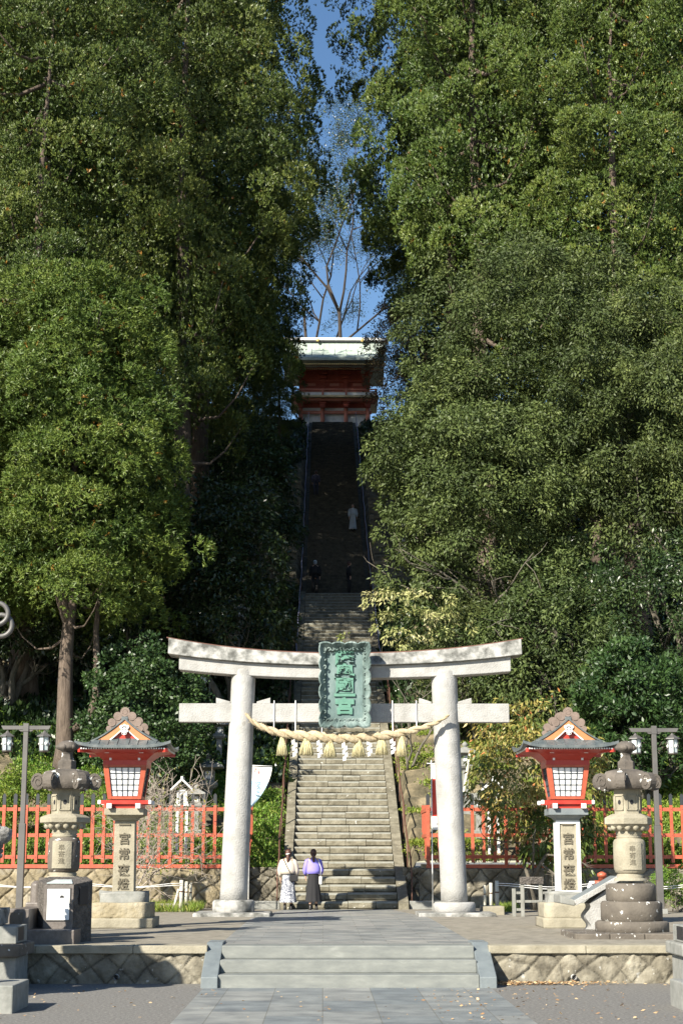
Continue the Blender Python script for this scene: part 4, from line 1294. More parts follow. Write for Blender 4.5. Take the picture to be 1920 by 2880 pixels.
# ---------------------------------------------------------------- stone lanterns
def stone_lantern(name, label, px, Y, ys, col_s, col_d, base=None, gz_=.6, rz=0.0, group=None, mcap=None):
    """ys: pixel rows of finial top, finial bottom, neck bottom, cap top, cap bottom, box bottom, platform bottom, lotus bottom, ring bottom, barrel bottom, ring bottom"""
    x0 = W(px, 2300, Y).x
    t = thing(name, label, 'stone lantern', (x0, Y, gz_), 0, group)
    L = lambda y: W(px, y, Y - .3).z - gz_
    f0, f1, n1, c0, c1, b1, p1, l1, r1, s1, q1 = [L(v) for v in ys]
    k = 1.0
    H6 = 6
    ro = rz
    b = MB(); h = f0 - f1
    b.lathe([(.09, f1 - .02), (.14, f1 + .02), (.19, f1 + h * .25), (.195, f1 + h * .42), (.16, f1 + h * .72), (.09, f1 + h * .92), (0, f0)], (0, 0, 0), 20)
    for q in range(6):
        a = q * PI / 3 + .3
        b.lathe([(0, -.05), (.05, -.02), (.055, .02), (0, .06)], (.165 * math.cos(a), .165 * math.sin(a), f1 + h * .35), 8)
    b.build('finial', mcap or col_d, t)
    b = MB(); b.lathe([(.17, n1), (.17, n1 + (f1 - n1) * .45), (.13, n1 + (f1 - n1) * .5), (.10, f1 - .06), (.115, f1 - .02)], (0, 0, 0), 6, sm=False, rot=ro); b.build('neck', mcap or col_d, t, bevel=.012)
    hc = c0 - c1
    b = MB(); b.lathe([(.10, c1 + .02), (.44, c1 + .03), (.49, c1 + hc * .3), (.49, c1 + hc * .62), (.40, c1 + hc * .9), (.24, c0), (0.0, c0 + .005)], (0, 0, 0), 6, sm=True, rot=ro)
    capm = b
    for q in range(6):
        a = q * PI / 3 + ro
        pts = []; rs = []
        for v in np.linspace(0, 1, 12):
            ang = -.4 + v * 4.4
            rr = .135 * (1 - .45 * v)
            r_ = .50 + rr * math.cos(ang - PI / 2) + .04
            z_ = c1 + hc * .45 + rr * math.sin(ang - PI / 2) + .0
            pts.append((r_, z_)); rs.append(.075 * (1 - .2 * v))
        # swept scroll with flat width
        vs = []; w_ = .085
        cz_, sz_ = math.cos(a), math.sin(a)
        poly = []
        ctr = (.52, c1 + hc * .42)
        for v in np.linspace(0, 2 * PI, 16, endpoint=False): poly.append((ctr[0] + .125 * math.cos(v), ctr[1] + hc * .40 * math.sin(v)))
        n_ = len(poly)
        for sgn in (-1, 1):
            for (r_, z_) in poly: vs.append((r_ * cz_ - sgn * w_ * sz_, r_ * sz_ + sgn * w_ * cz_, z_))
        fs = [list(range(n_))[::-1], list(range(n_, 2 * n_))] + [(i, (i + 1) % n_, n_ + (i + 1) % n_, n_ + i) for i in range(n_)]
        capm.add(vs, fs, 0, False)
        for sgn in (-1, 1):
            sp = []
            for v in np.linspace(0, 1, 12):
                rr = .10 * (1 - .75 * v); ang = v * 9
                r_, z_ = ctr[0] + rr * math.cos(ang), ctr[1] + rr * math.sin(ang) * hc * 3.4
                sp.append((r_ * cz_ - sgn * (w_ + .004) * sz_, r_ * sz_ + sgn * (w_ + .004) * cz_, z_))
            capm.tube(sp, .012, 4)
    capm.build('scrolled_cap', mcap or col_d, t, bevel=.012)
    b = MB(); b.lathe([(.26, b1), (.265, c1 + .03)], (0, 0, 0), 6, sm=False, rot=ro)
    bx = b.build('fire_box', col_s, t, bevel=.012)
    b = MB()
    for q in range(6):
        a = ro + PI / 6 + q * PI / 3; zc_ = (b1 + c1) / 2; d_ = .235
        e1 = Vector((-math.sin(a), math.cos(a), 0)); nn = Vector((math.cos(a), math.sin(a), 0))
        c_ = nn * d_ + Vector((0, 0, zc_ - .01))
        w_, h_ = .10, (c1 - b1) * .33
        for (u0, u1, v0, v1) in ((-w_, w_, -h_, -h_ + .018), (-w_, w_, h_ - .018, h_), (-w_, -w_ + .018, -h_, h_), (w_ - .018, w_, -h_, h_)):
            vs = [c_ + e1 * u + Vector((0, 0, v)) + nn * o_ for o_ in (-.03, .012) for u, v in ((u0, v0), (u1, v0), (u1, v1), (u0, v1))]
            b.add(vs, [(3, 2, 1, 0), (4, 5, 6, 7), (0, 1, 5, 4), (1, 2, 6, 5), (2, 3, 7, 6), (3, 0, 4, 7)])
    b.build('carved_border', col_s, bx)
    b = MB()
    for q in range(6):
        a = ro + PI / 6 + q * PI / 3; nn = Vector((math.cos(a), math.sin(a), 0)); zc_ = (b1 + c1) / 2
        c_ = nn * .2305 + Vector((0, 0, zc_)); e1 = Vector((-math.sin(a), math.cos(a), 0))
        b.add([c_ + e1 * .035 * math.cos(v) + Vector((0, 0, .045 * math.sin(v))) for v in np.linspace(0, 2 * PI, 14, endpoint=False)], [list(range(14))])
    b.build('round_opening', M_ink, bx)
    hp = b1 - p1
    b = MB(); b.lathe([(.40, p1), (.46, p1 + hp * .06), (.46, p1 + hp * .62), (.40, p1 + hp * .80), (.30, b1 + .002)], (0, 0, 0), 6, sm=False, rot=ro); b.build('platform', col_s, t, bevel=.012)
    hl = p1 - l1
    b = MB(); b.lathe([(.22, l1), (.27, l1 + hl * .35), (.36, l1 + hl * .75), (.40, p1 + .005)], (0, 0, 0), 24)
    for q in range(14):
        a = q * 2 * PI / 14
        b.lathe([(0, -.06), (.05, -.03), (.06, .01), (.04, .05), (0, .06)], (.33 * math.cos(a), .33 * math.sin(a), l1 + hl * .62), 8)
    b.build('lotus', col_s, t)
    b = MB(); b.lathe([(.215, r1 - .01), (.24, r1 + (l1 - r1) * .2), (.215, r1 + (l1 - r1) * .42), (.245, r1 + (l1 - r1) * .66), (.235, l1 + .01)], (0, 0, 0), 24); b.build('upper_ring', col_s, t)
    b = MB(); hs_ = r1 - s1
    b.lathe([(.22, s1), (.268, s1 + .03), (.292, s1 + .10), (.296, s1 + hs_ * .5), (.292, r1 - .08), (.27, r1 - .03), (.2, r1 + .004)], (0, 0, 0), 28); sh = b.build('shaft', col_s if base else M_stone_dl, t)
    b = MB()
    pts = []
    vs = []
    for f_ in (0, 1):
        for a in np.linspace(-.62, .62, 9):
            r_ = .302; vs.append((r_ * math.sin(a) * 1.0, -r_ * math.cos(a), s1 + hs_ * (.12 + .76 * f_)))
    fs = [(i, i + 1, 9 + i + 1, 9 + i) for i in range(8)]
    b.add(vs, fs, 0, True); b.build('inscribed_panel', col_s, sh)
    text('奉\n寄\n進', .12, .004, M_carve, sh, (.0, -.302, s1 + hs_ * .5), line=1.0, name='faint_inscription')
    b = MB(); b.lathe([(.30, q1), (.29, q1 + (s1 - q1) * .3), (.235, q1 + (s1 - q1) * .45), (.255, q1 + (s1 - q1) * .75), (.22, s1 + .01)], (0, 0, 0), 24); b.build('lower_ring', col_s, t)
    if base:
        for (ya, yb, r_, nm) in base:
            b = MB(); za, zb = L(ya), L(yb)
            b.lathe([(r_ * .95, zb), (r_, zb + .02), (r_, za - .05), (r_ * .94, za - .01), (.1, za)], (0, 0, 0), 32); b.build('round_tier', M_stone_dl, t)
    return t
V1 = lambda q: 1960 + q / 3.136
V2 = lambda q: 1960 + q / 3.015
sl = stone_lantern('stone_lantern', 'weathered stone lantern with scrolled cap behind the white display kiosk', 184, 30.8, [V1(v) for v in (372, 470, 630, 632, 822, 1030, 1112, 1180, 1232, 1550, 1600)], M_stone, M_stone_d, None, rz=.10)
b = MB(); zt_ = W(184, V1(1600), 30.5).z - .6
b.lathe([(.55, 0), (.55, zt_ * .5), (.45, zt_ * .52), (.45, zt_ + .01)], (0, 0, 0), 8, sm=False, rot=.39); b.build('base_tiers', M_stone_d, sl, bevel=.02)
sl2 = stone_lantern('stone_lantern', 'stone lantern with scrolled cap on round dark tiers before the right lamp post', 1765, 30.8, [V2(v) for v in (362, 462, 608, 610, 792, 990, 1085, 1145, 1195, 1503, 1560)], M_stone, M_stone_d,
    [(V2(1580), V2(1735), .455, ''), (V2(1730), V2(1903), .56, ''), (V2(1898), V2(2003), .67, '')], rz=.15)
b = MB()
x0_ = G(1610, 2640, .6).x - sl2.location.x; x1_ = G(1912, 2640, .6).x - sl2.location.x
x = x0_
while x < x1_ - .1:
    x2 = min(x1_, x + .62); b.b2(x, x2 - .008, -.95, .9, -.02, W(1765, V2(2000), 30.2).z - .6); x = x2
b.build('ground_slabs', M_stone_dl, sl2, bevel=.02)

so = copy_tree(sl)  # added out of view and enlarged, only to throw shadow on the left wall
so.location = (-6.75, 23.0, 0)
so.scale = (1.35, 1.35, 1.35)
so['label'] = 'unseen stone lantern copy added beyond the left edge to throw shadow on the low wall'
# ---------------------------------------------------------------- lamp posts
def lamp_head(mbs, p, s=1.0):
    """mbs: frame, glass, bulb builders; p = top hook point"""
    fr, gl, bu = mbs
    x, y, z = p
    r = .145 * s
    fr.tube([(x, y, z), (x, y, z - .06 * s)], .02 * s, 8)
    fr.lathe([(0, 0), (.03 * s, -.01 * s), (.06 * s, -.05 * s), (.20 * s, -.13 * s), (.205 * s, -.15 * s), (0, -.151 * s)][::-1], (x, y, z - .03 * s), 6, sm=False, rot=PI / 6)
    zt, zb = z - .185 * s, z - .53 * s
    for k in range(6):
        a = k * PI / 3 + PI / 6
        fr.tube([(x + r * math.cos(a), y + r * math.sin(a), zt), (x + r * .86 * math.cos(a), y + r * .86 * math.sin(a), zb)], .011 * s, 4)
    fr.lathe([(r * .8, zb - .03 * s), (r * .95, zb - .01 * s), (r * .9, zb + .01 * s)], (x, y, 0), 6, sm=False, rot=PI / 6)
    gl.lathe([(r * .80, zb + .015 * s), (r * .93, zt + .01 * s)], (x, y, 0), 6, sm=False, rot=PI / 6)
    for k in range(6):
        a = k * PI / 3 + PI / 3
        c_ = (x + r * .80 * math.cos(a), y + r * .80 * math.sin(a), (zt + zb) / 2)
        bu.lathe([(0, -.045 * s), (.035 * s, -.02 * s), (.035 * s, .02 * s), (0, .045 * s)], c_, 10)
def lamp_post(label, px, Y, ytop, xspan, gz_=.6, s=1.0):
    x0 = W(px, 2300, Y).x
    zt = W(px, ytop, Y).z
    t = thing('lamp_post', label, 'street lamp', (x0, Y, gz_))
    zt -= gz_
    b = MB(); b.b2(-.062, .062, -.062, .062, zt - 2.6, zt); b.b2(-.085, .085, -.085, .085, -.05, zt - 2.6)
    b.build('pole', M_metal, t, bevel=.008)
    b = MB(); b.b2(-.16, .16, -.16, .16, -.02, .12); b.build('foot', M_greyst, t, bevel=.01)
    b = MB(); b.prism([(-.66, zt - .05), (-.60, zt - .15), (.60, zt - .15), (.66, zt - .05)], -.05, .05)
    for q in (-1, 1): b.prism([(q * .07, zt - .16), (q * .2, zt - .16), (q * .14, zt - .2), (q * .07, zt - .2)], -.04, .04)
    b.b2(-.07, .07, -.075, -.05, zt - .2, zt + .01)
    b.build('crossbar', M_metal, t)
    for q in (-1, 1):
        fr, gl, bu = MB(), MB(), MB()
        lamp_head((fr, gl, bu), (q * .49, 0, zt - .15), 1.05)
        f_ = fr.build('lamp_head', M_metal, t); gl.build('glass', M_glass, f_); bu.build('bulb_glow', M_bulb, f_)
    return t
lamp_post('grey lamp post with two hexagonal lantern heads at the left edge', 65, 43.8, 2036, 0)
lamp_post('grey lamp post with two hexagonal lantern heads rising behind the right stone lantern', 1846, 43.8, 2043, 0)
for px, py, Y, lab in ((572, 1890, 62, 'lamp head on a thin post behind the left end of the torii'), (1323, 1896, 62, 'lamp head on a thin post behind the right end of the torii')):
    p = W(px, py, Y); t = thing('path_lamp', lab, 'street lamp', (p.x, Y, hill_z(p.x, Y)))
    h_ = p.z - t.location.z
    b = MB(); b.tube([(.25, 0, -.1), (.25, 0, h_ + .05)], .04, 8); b.tube([(.25, 0, h_ + .02), (0, 0, h_ + .02)], .03, 6); b.build('pole', M_metal, t)
    fr, gl, bu = MB(), MB(), MB(); lamp_head((fr, gl, bu), (0, 0, h_), 1.0)
    f_ = fr.build('lamp_head', M_metal, t); gl.build('glass', M_glass, f_); bu.build('bulb_glow', M_bulb, f_)

# ---------------------------------------------------------------- kiosk, pedestals, guardian lion
kx = W(179, 2560, 29.3).x
kz = lambda y: W(179, y, 28.75).z - .6
k_ = thing('display_kiosk', 'dark stone kiosk with a glowing-white framed panel in front of the left stone lantern', 'kiosk', (kx, 29.3, .6))
k_['label'] = 'dark stone kiosk holding a bright white framed panel, before the left stone lantern'
plan = [(-.245, -.55), (.245, -.55), (.50, -.05), (.34, .42), (-.34, .42), (-.44, -.1)]
b = MB()
zf, zbk = kz(2487), kz(2487) + .10
n = 6
vs = [(x, y, -.02) for x, y in plan] + [(x, y, zf + (y + .55) * .12) for x, y in plan]
b.add(vs, [(5, 4, 3, 2, 1, 0), (6, 7, 8, 9, 10, 11)] + [(i, (i + 1) % 6, 6 + (i + 1) % 6, 6 + i) for i in range(6)])
body = b.build('body', M_roughdark, k_, bevel=.01)
b = MB(); b.b2(-.25, .25, -.575, -.552, .14, zf - .01); fp = b.build('front_panel', M_darkgran, k_)
b = MB(); b.b2(-.205, .205, -.592, -.576, kz(2590), kz(2497)); b.build('panel_frame', M_metal, fp)
b = MB(); b.b2(-.19, .19, -.598, -.593, kz(2587), kz(2500)); sc_ = b.build('white_panel', M_white, fp)
b = MB(); b.prism([(.02, kz(2525)), (.10, kz(2525)), (.09, kz(2520)), (.06, kz(2517)), (.03, kz(2520))], -.601, -.599); b.tube([(.06, -.6, kz(2513)), (.05, -.6, kz(2511)), (.07, -.6, kz(2509))], .004, 5)
b.build('printed_figure', M_ink, sc_)
b = MB(); vs = [(-.22, -.52, zf + .012), (.22, -.52, zf + .012), (.14, -.1, zf + .064), (-.14, -.1, zf + .064)]
b.add([Vector(v) for v in vs] + [Vector(v) + Vector((0, 0, .012)) for v in vs], [(3, 2, 1, 0), (4, 5, 6, 7), (0, 1, 5, 4), (1, 2, 6, 5), (2, 3, 7, 6), (3, 0, 4, 7)]); b.build('glass_plate', M_glass, k_)
b = MB(); b.box((.385, -.305, .78), (.02, .24, .30), 0, (0, 0, R(-27))); b.build('side_recess', M_ink, k_)
b = MB(); b.b2(-.75, .36, -1.1, .3, -.02, kz(2622) + .06); b.build('plinth', M_darkgran, k_, bevel=.012)
lb = thing('stone_block', 'low brown polished stone block with inset frame left of the display kiosk', 'stone block', (W(60, 2600, 28.5).x, 29.0, .6))
b = MB(); b.b2(-.17, .17, -.75, .9, 0, 1.0 * (W(60, 2557, 28.3).z - .6)); b.build('body', M_darkgran, lb, bevel=.01)
b = MB(); b.b2(-.15, .07, -.765, -.752, .15, .52); b.build('inset_panel', M_stone_dl, lb)
mo = thing('small_monument', 'rounded dark memorial stone peeking out behind the left of the kiosk', 'stone', (W(103, 2560, 31).x, 31, .6))
b = MB(); b.lathe([(.12, 0), (.12, .95), (.05, 1.0), (0, 1.01)], (0, 0, 0), 8, sm=False, sy=1.2); b.b2(-.18, .16, -.15, .15, 0, .62); b.build('stone', M_darkgran, mo, bevel=.03)

def skinned(name, verts, edges, radii, m, parent, root=0, sub=2):
    me = bpy.data.meshes.new(name)
    bm = bmesh.new(); L_ = bm.verts.layers.skin.verify()
    vs = [bm.verts.new(v) for v in verts]
    for i, v in enumerate(vs):
        r_ = radii[i]; v[L_].radius = r_ if hasattr(r_, '__len__') else (r_, r_)
        v[L_].use_root = (i == root)
    for a, c in edges: bm.edges.new((vs[a], vs[c]))
    bm.to_mesh(me); bm.free()
    me.materials.append(m)
    o = bpy.data.objects.new(name, me); C.objects.link(o)
    k = o.modifiers.new('skin', 'SKIN'); k.use_smooth_shade = True; k.use_x_symmetry = False
    if sub: s_ = o.modifiers.new('sub', 'SUBSURF'); s_.levels = sub; s_.render_levels = sub
    dg = bpy.context.evaluated_depsgraph_get()
    me2 = bpy.data.meshes.new_from_object(o.evaluated_get(dg))
    o.modifiers.clear(); o.data = me2
    if parent is not None: o.parent = parent
    return o

def guardian(label, x, y, z, s, face=1, m=None, rz=0):
    t = thing('guardian_lion_dog', label, 'statue', (x, y, z), rz)
    f = face
    V = [(-.25 * f, 0, .30), (-.05 * f, 0, .55), (.12 * f, 0, .80), (.20 * f, 0, 1.02), (.38 * f, 0, 1.08), (.50 * f, 0, 1.02),
         (.18 * f, .14, .55), (.20 * f, .15, .25), (.24 * f, .15, .04), (.34 * f, .15, .03),
         (.18 * f, -.14, .55), (.20 * f, -.15, .25), (.24 * f, -.15, .04), (.34 * f, -.15, .03),
         (-.10 * f, .22, .30), (-.20 * f, .25, .06), (.04 * f, .25, .05),
         (-.10 * f, -.22, .30), (-.20 * f, -.25, .06), (.04 * f, -.25, .05),
         (-.42 * f, 0, .40), (-.50 * f, 0, .70), (-.42 * f, 0, .92)]
    E_ = [(0, 1), (1, 2), (2, 3), (3, 4), (4, 5), (2, 6), (6, 7), (7, 8), (8, 9), (2, 10), (10, 11), (11, 12), (12, 13), (0, 14), (14, 15), (15, 16), (0, 17), (17, 18), (18, 19), (0, 20), (20, 21), (21, 22)]
    Rr = [.22, .22, .22, .19, .16, .10, .11, .085, .07, .07, .11, .085, .07, .07, .15, .08, .07, .15, .08, .07, .09, .12, .05]
    V = [tuple(c * s for c in v) for v in V]
    o = skinned('body', V, E_, [r_ * s for r_ in Rr], m or M_greyst, t, root=1)
    b = MB(); rg = np.random.default_rng(4)
    for k in range(46):     # curls of the mane
        a = rg.uniform(0, 2 * PI); h = rg.uniform(.72, 1.2)
        b.lathe([(0, -.05 * s), (.045 * s, -.02 * s), (.05 * s, .02 * s), (0, .05 * s)], ((.14 * f + .19 * math.cos(a) * (1 if h < 1.1 else .6)) * s, .19 * math.sin(a) * s, h * s), 8)
    b.build('mane', m or M_greyst, t)
    b = MB()
    for q in (-1, 1):
        b.lathe([(0, -.03 * s), (.03 * s, 0), (0, .03 * s)], (.46 * f * s, q * .085 * s, 1.13 * s), 8)
        b.lathe([(.05 * s, 0), (.05 * s, .05 * s), (0, .10 * s)], (.25 * f * s, q * .15 * s, 1.16 * s), 8)
    b.build('face_features', m or M_greyst, t)
    return t
M_lion = mat('pale_dark_lion_stone', [(.35, (.06, .06, .055)), (.5, (.22, .215, .20)), (.7, (.42, .41, .38))], scale=5, rough=.9, bump=.9, bscale=22, bdist=.03)

def pedestal(label, xe, sgn, Y):
    """xe: inner edge x; body extends away from the axis"""
    t = thing('pedestal', label, 'pedestal', (xe, Y, 0))
    o = lambda a, c: (min(a, c), max(a, c))
    z0, z1, z2 = .61, W(30, 2692, Y).z, W(30, 2656, Y).z
    def B(a, c, y0, y1, za, zb, nm, m, bv=.015):
        b = MB(); lo_, hi_ = o(a * sgn, c * sgn); b.b2(lo_, hi_, y0, y1, za, zb); return b.build(nm, m, t, bevel=bv)
    B(.10, 1.5, 0, 1.05, 0, z1, 'body', M_greyst)
    B(0.02, 1.6, -.12, 1.15, z1 + .002, z2, 'coping', M_stone_dl if sgn < 0 else M_greyst, .025)
    z3 = W(30, 2606, Y).z
    B(.12, 1.5, .05, 1.0, z2 + .002, z3, 'upper_block', M_greyst)
    B(.118, .124, .2, .7, z2 + .04, z3 - .02, 'inscribed_face', M_ink, 0)
    return t, z3
Xp = W(66, 2660, 26.3).x
p1, z3 = pedestal('grey stone pedestal of the guardian lion cut off by the left edge', Xp, -1, 26.3)
b = MB(); b.b2(-1.5, -.42, .1, 1.0, z3 + .002, z3 + .26); rocky(b.build('rock_base', M_lion, p1), .06, 2.5, 5)
guardian('rough stone guardian lion dog with curly mane on the left pedestal', Xp - .90, 26.95, z3 + .26, 1.08, 1, M_lion)
Xq = W(1866, 2660, 27.45).x
p2, z3 = pedestal('grey stone pedestal cut off by the right edge of the photo', Xq, 1, 26.3)
b = MB(); b.box((.36, .0, z3 + .10), (.16, .05, .42)); b.build('name_stone', M_metal, p2)
text('奉\n納', .10, .004, M_ink, p2, (.36, -.03, z3 + .10), name='inscription')
for px, lab, sgn in ((78, 'low dark stone footing block in the lower left corner', -1), (1891, 'low stone footing block in the lower right corner', 1)):
    p = G(px if sgn < 0 else px, 2830, 0)
    t = thing('footing_block', lab, 'stone block', (p.x, 23.6, 0))
    b = MB(); lo_, hi_ = sorted((0, sgn * 1.4)); b.b2(lo_, hi_, -1.1, .1, -.02, .36); b.build('block', M_greyst, t, bevel=.02)
    if sgn < 0:
        b = MB(); b.tube([(-.42, -.5, .36), (-.42, -.5, .60)], .11, 12); b.build('round_stub', M_roughdark, t)

# iron scroll at the left edge (top of an off-frame bronze lantern)
p = W(-10, 1745, 30)
t = thing('iron_scroll_bracket', 'dark curled metal scroll ornament poking in at the left edge', 'ornament', (p.x - 1.1, 30, .6))
h_ = p.z - .6
b = MB(); b.tube([(0, 0, -.05), (0, 0, h_ + .3)], [.09, .06], 10); b.build('pole', M_metal, t)
b = MB()
cx = p.x - t.location.x
for (ox, oz, r_) in ((.02, .12, .20), (.09, -.09, .20)):
    b.tube([(cx + ox + r_ * math.cos(v), -.03 if oz > 0 else .03, h_ + oz + r_ * math.sin(v)) for v in np.linspace(-1.9, 3.6, 22)], .045, 10)
b.tube([(0, 0, h_ + .1), (cx - .5, 0, h_ + .12), (cx - .18, 0, h_ + .12)], .04, 8)
b.build('scroll', M_metal, t)
# ---------------------------------------------------------------- smaller furniture
# sloping granite map desk
t = thing('sloped_stone_desk', 'slanted granite board on a wavy-edged block left of the right stone lantern', 'stone desk', (W(1660, 2550, 32.2).x, 32.2, .6))
cx = t.location.x
P = lambda px, py: (W(px, py, 31.8).x - cx, W(px, py, 31.8).z - .6)
a, c_ = P(1620, 2547), P(1745, 2476)
dx, dz = c_[0] - a[0], c_[1] - a[1]; ln = math.hypot(dx, dz); nx_, nz_ = -dz / ln * .10, dx / ln * .10
b = MB(); b.prism([a, c_, (c_[0] + nx_, c_[1] + nz_), (a[0] + nx_, a[1] + nz_)], -.4, -.33); b.build('edge_strip', M_granite, t, bevel=.01)
aa = (a[0] - .32 * dx / ln - .02, a[1] - .18 * dz / ln - .06)
b = MB(); b.prism([(a[0] + .01, a[1] + .01), (c_[0], c_[1] + .01), (c_[0] + nx_ * .9, c_[1] + nz_ * .9), (a[0] + nx_ * .9, a[1] + nz_ * .9)], -.325, .55); b.build('top_slab', M_slate_b, t)
b = MB(); b.prism([(a[0] - .30, a[1] + .04), (a[0] - .02, a[1] - .01), (a[0] - .02, a[1] + .10), (a[0] - .30, a[1] + .20)], -.37, .55); b.build('front_lip', M_greyst, t, bevel=.02)
pts = []
for v in np.linspace(0, 1, 22): pts.append((P(1655, 2547)[0] + .05 * math.sin(v * 2 * PI * 1.5 + .5), P(1655, 2545)[1] * (1 - v) + .02))
b = MB(); x1_ = P(1712, 2600)[0]
b.prism([(x1_, .0), (x1_, P(1712, 2500)[1])] + pts, -.3, .35); b.build('wavy_support', M_granite, t)
# wooden stand
t = thing('wooden_stand', 'low grey wooden rack with a dark name board left of the right red lantern', 'stand', (W(1494, 2550, 41.7).x, 41.7, .6))
cx = t.location.x
X = lambda px: W(px, 2520, 41.7).x - cx
Z = lambda py: W(1494, py, 41.7).z - .6
for px, yt in ((1444, 2499), (1468, 2485), (1519, 2485), (1544, 2499)):
    b = MB(); b.b2(X(px) - .045, X(px) + .045, -.04, .04, -.02, Z(yt)); b.build('post', M_wood, t, bevel=.006)
for y_, xa, xb in ((2511, 1444, 1468), (2535, 1444, 1544), (2558, 1444, 1468), (2511, 1519, 1544)):
    b = MB(); b.b2(X(xa), X(xb), -.02, .02, Z(y_) - .03, Z(y_) + .03); b.build('rung', M_wood, t)
b = MB(); b.b2(X(1461), X(1527), -.08, .02, Z(2486), Z(2466)); b.build('name_board', M_roughdark, t, bevel=.006)
# planting kerbs, posts, cords
for px0, px1, ya, yb, lab in ((400, 534, 2543, 2564, 'long pale stone kerb of the planting bed left of the torii'), (1358, 1418, 2545, 2573, 'short stone kerb block right of the torii base')):
    Y = G(px0, yb, .6).y
    t = thing('bed_kerb', lab, 'kerb', ((W(px0, yb, Y).x + W(px1, yb, Y).x) / 2, Y, .6)); b = MB()
    b.b2(W(px0, yb, Y).x, W(px1, yb, Y).x, Y, Y + 1.0 if px0 > 900 else Y + .35, .58, .6 + .21); b.build('block', M_stone, t, world=True, bevel=.02)
def bpost(px, yt, Y, r, lab, lean=0, grp=None):
    p = W(px, yt, Y); t = thing('wooden_post', lab, 'post', (p.x, Y, .6), 0, grp)
    b = MB(); b.tube([(lean, 0, -.05), (0, 0, p.z - .6)], r, 10); b.build('pole', M_bamboo, t)
    b = MB(); b.tube([(0, 0, (p.z - .6) * .62), (0, 0, (p.z - .6) * .66)], r * 1.1, 10); b.build('rope_tie', M_pipe, t)
    return t
bpost(511, 2475, 45.2, .052, 'pale round post, tallest of those left of the left torii pillar')
bpost(525, 2479, 46.2, .045, 'pale round post, middle one left of the left torii pillar')
bpost(537, 2483, 47.2, .04, 'thin pale post nearest to the left torii pillar')
bpost(503, 2500, 45.25, .035, 'slanted brown prop leaning on the pale posts left of the torii', -.16)
bpost(1396, 2477, 44.5, .052, 'pale round post, rightmost and tallest right of the right torii pillar')
bpost(1379, 2483, 45.5, .045, 'pale round post in the middle, right of the right torii pillar')
bpost(1362, 2489, 46.5, .04, 'thin pale post nearest to the right torii pillar')
for lab, xa, xb, Y in (('pair of thin white cords strung before the left fence wall', -12, W(511, 2480, 45.2).x, 45.2), ('pair of thin white cords strung before the right fence wall', W(1396, 2480, 44.5).x, 13, 44.5)):
    t = thing('boundary_cord', lab, 'cord', ((xa + xb) / 2, Y, 1.2))
    for z_ in (W(600, 2484, Y).z, W(600, 2490, Y).z):
        b = MB(); b.tube([(xa + (xb - xa) * v, Y - .06, z_ - .10 * math.sin(v * PI * 3) ** 2 * (1 if z_ > 1.3 else .6)) for v in np.linspace(0, 1, 24)], .009, 5); b.build('cord', M_cord, t, world=True)
# red hydrant
p = W(1692, 2484, 43.5)
t = thing('fire_hydrant', 'orange-red hydrant with a white pipe elbow right of the framed red lantern', 'hydrant', (p.x, 43.5, .6))
h_ = W(1692, 2452, 43.5).z - .6
b = MB(); b.lathe([(.14, 0), (.14, .04), (.10, .06), (.10, h_ - .12), (.13, h_ - .12), (.12, h_ - .04), (.04, h_), (0, h_ + .01)], (0, 0, 0), 16); b.tube([(-.2, 0, h_ - .28), (.2, 0, h_ - .28)], .06, 12); b.build('body', M_red, t)
b = MB(); b.tube([(-.2, -.02, h_ - .28), (-.3, -.02, h_ - .28), (-.34, -.02, h_ - .38), (-.34, -.02, h_ - .46)], .055, 10); b.build('white_elbow', M_white, t)

# white wooden lanterns behind the fence
def white_lantern(label, px, Y, s=1.0):
    x0 = W(px, 2250, Y).x; g = hill_z(x0, Y)
    t = thing('white_lantern', label, 'lantern', (x0, Y, g))
    Z = lambda y: W(px, y, Y).z - g
    b = MB()
    for q in (-1, 1): b.b2(q * .14 - .04, q * .14 + .04, -.05, .05, -.1, Z(2268))
    b.build('legs', M_white, t)
    b = MB(); b.b2(-.21, .21, -.2, .2, Z(2267), Z(2262)); b.b2(-.18, .18, -.17, .17, Z(2262) + .001, Z(2255)); b.build('tray', M_white, t)
    b = MB()
    for q in (-1, 1):
        for r_ in (-1, 1): b.b2(q * .13 - .025, q * .13 + .025, r_ * .13 - .025, r_ * .13 + .025, Z(2255), Z(2222))
    b.b2(-.155, .155, -.155, .155, Z(2226), Z(2222)); b.build('box_posts', M_white, t)
    b = MB(); b.b2(-.10, .10, -.10, .10, Z(2254), Z(2227)); b.build('pane', M_paper, t)
    zr, ze = Z(2196), Z(2222)
    b = MB()
    for q in (-1, 1): b.prism([(0, zr), (q * .33, ze - .03), (q * .33, ze + .03), (0, zr + .07)], -.32, .32)
    b.b2(-.03, .03, -.34, .34, zr + .02, zr + .12); b.build('roof', M_white, t)
    return t
white_lantern('white painted wooden lantern behind the left vermilion fence', 513, 50.4)
white_lantern('white painted wooden lantern behind the right fence, half hidden by the autumn tree', 1386, 50.4)

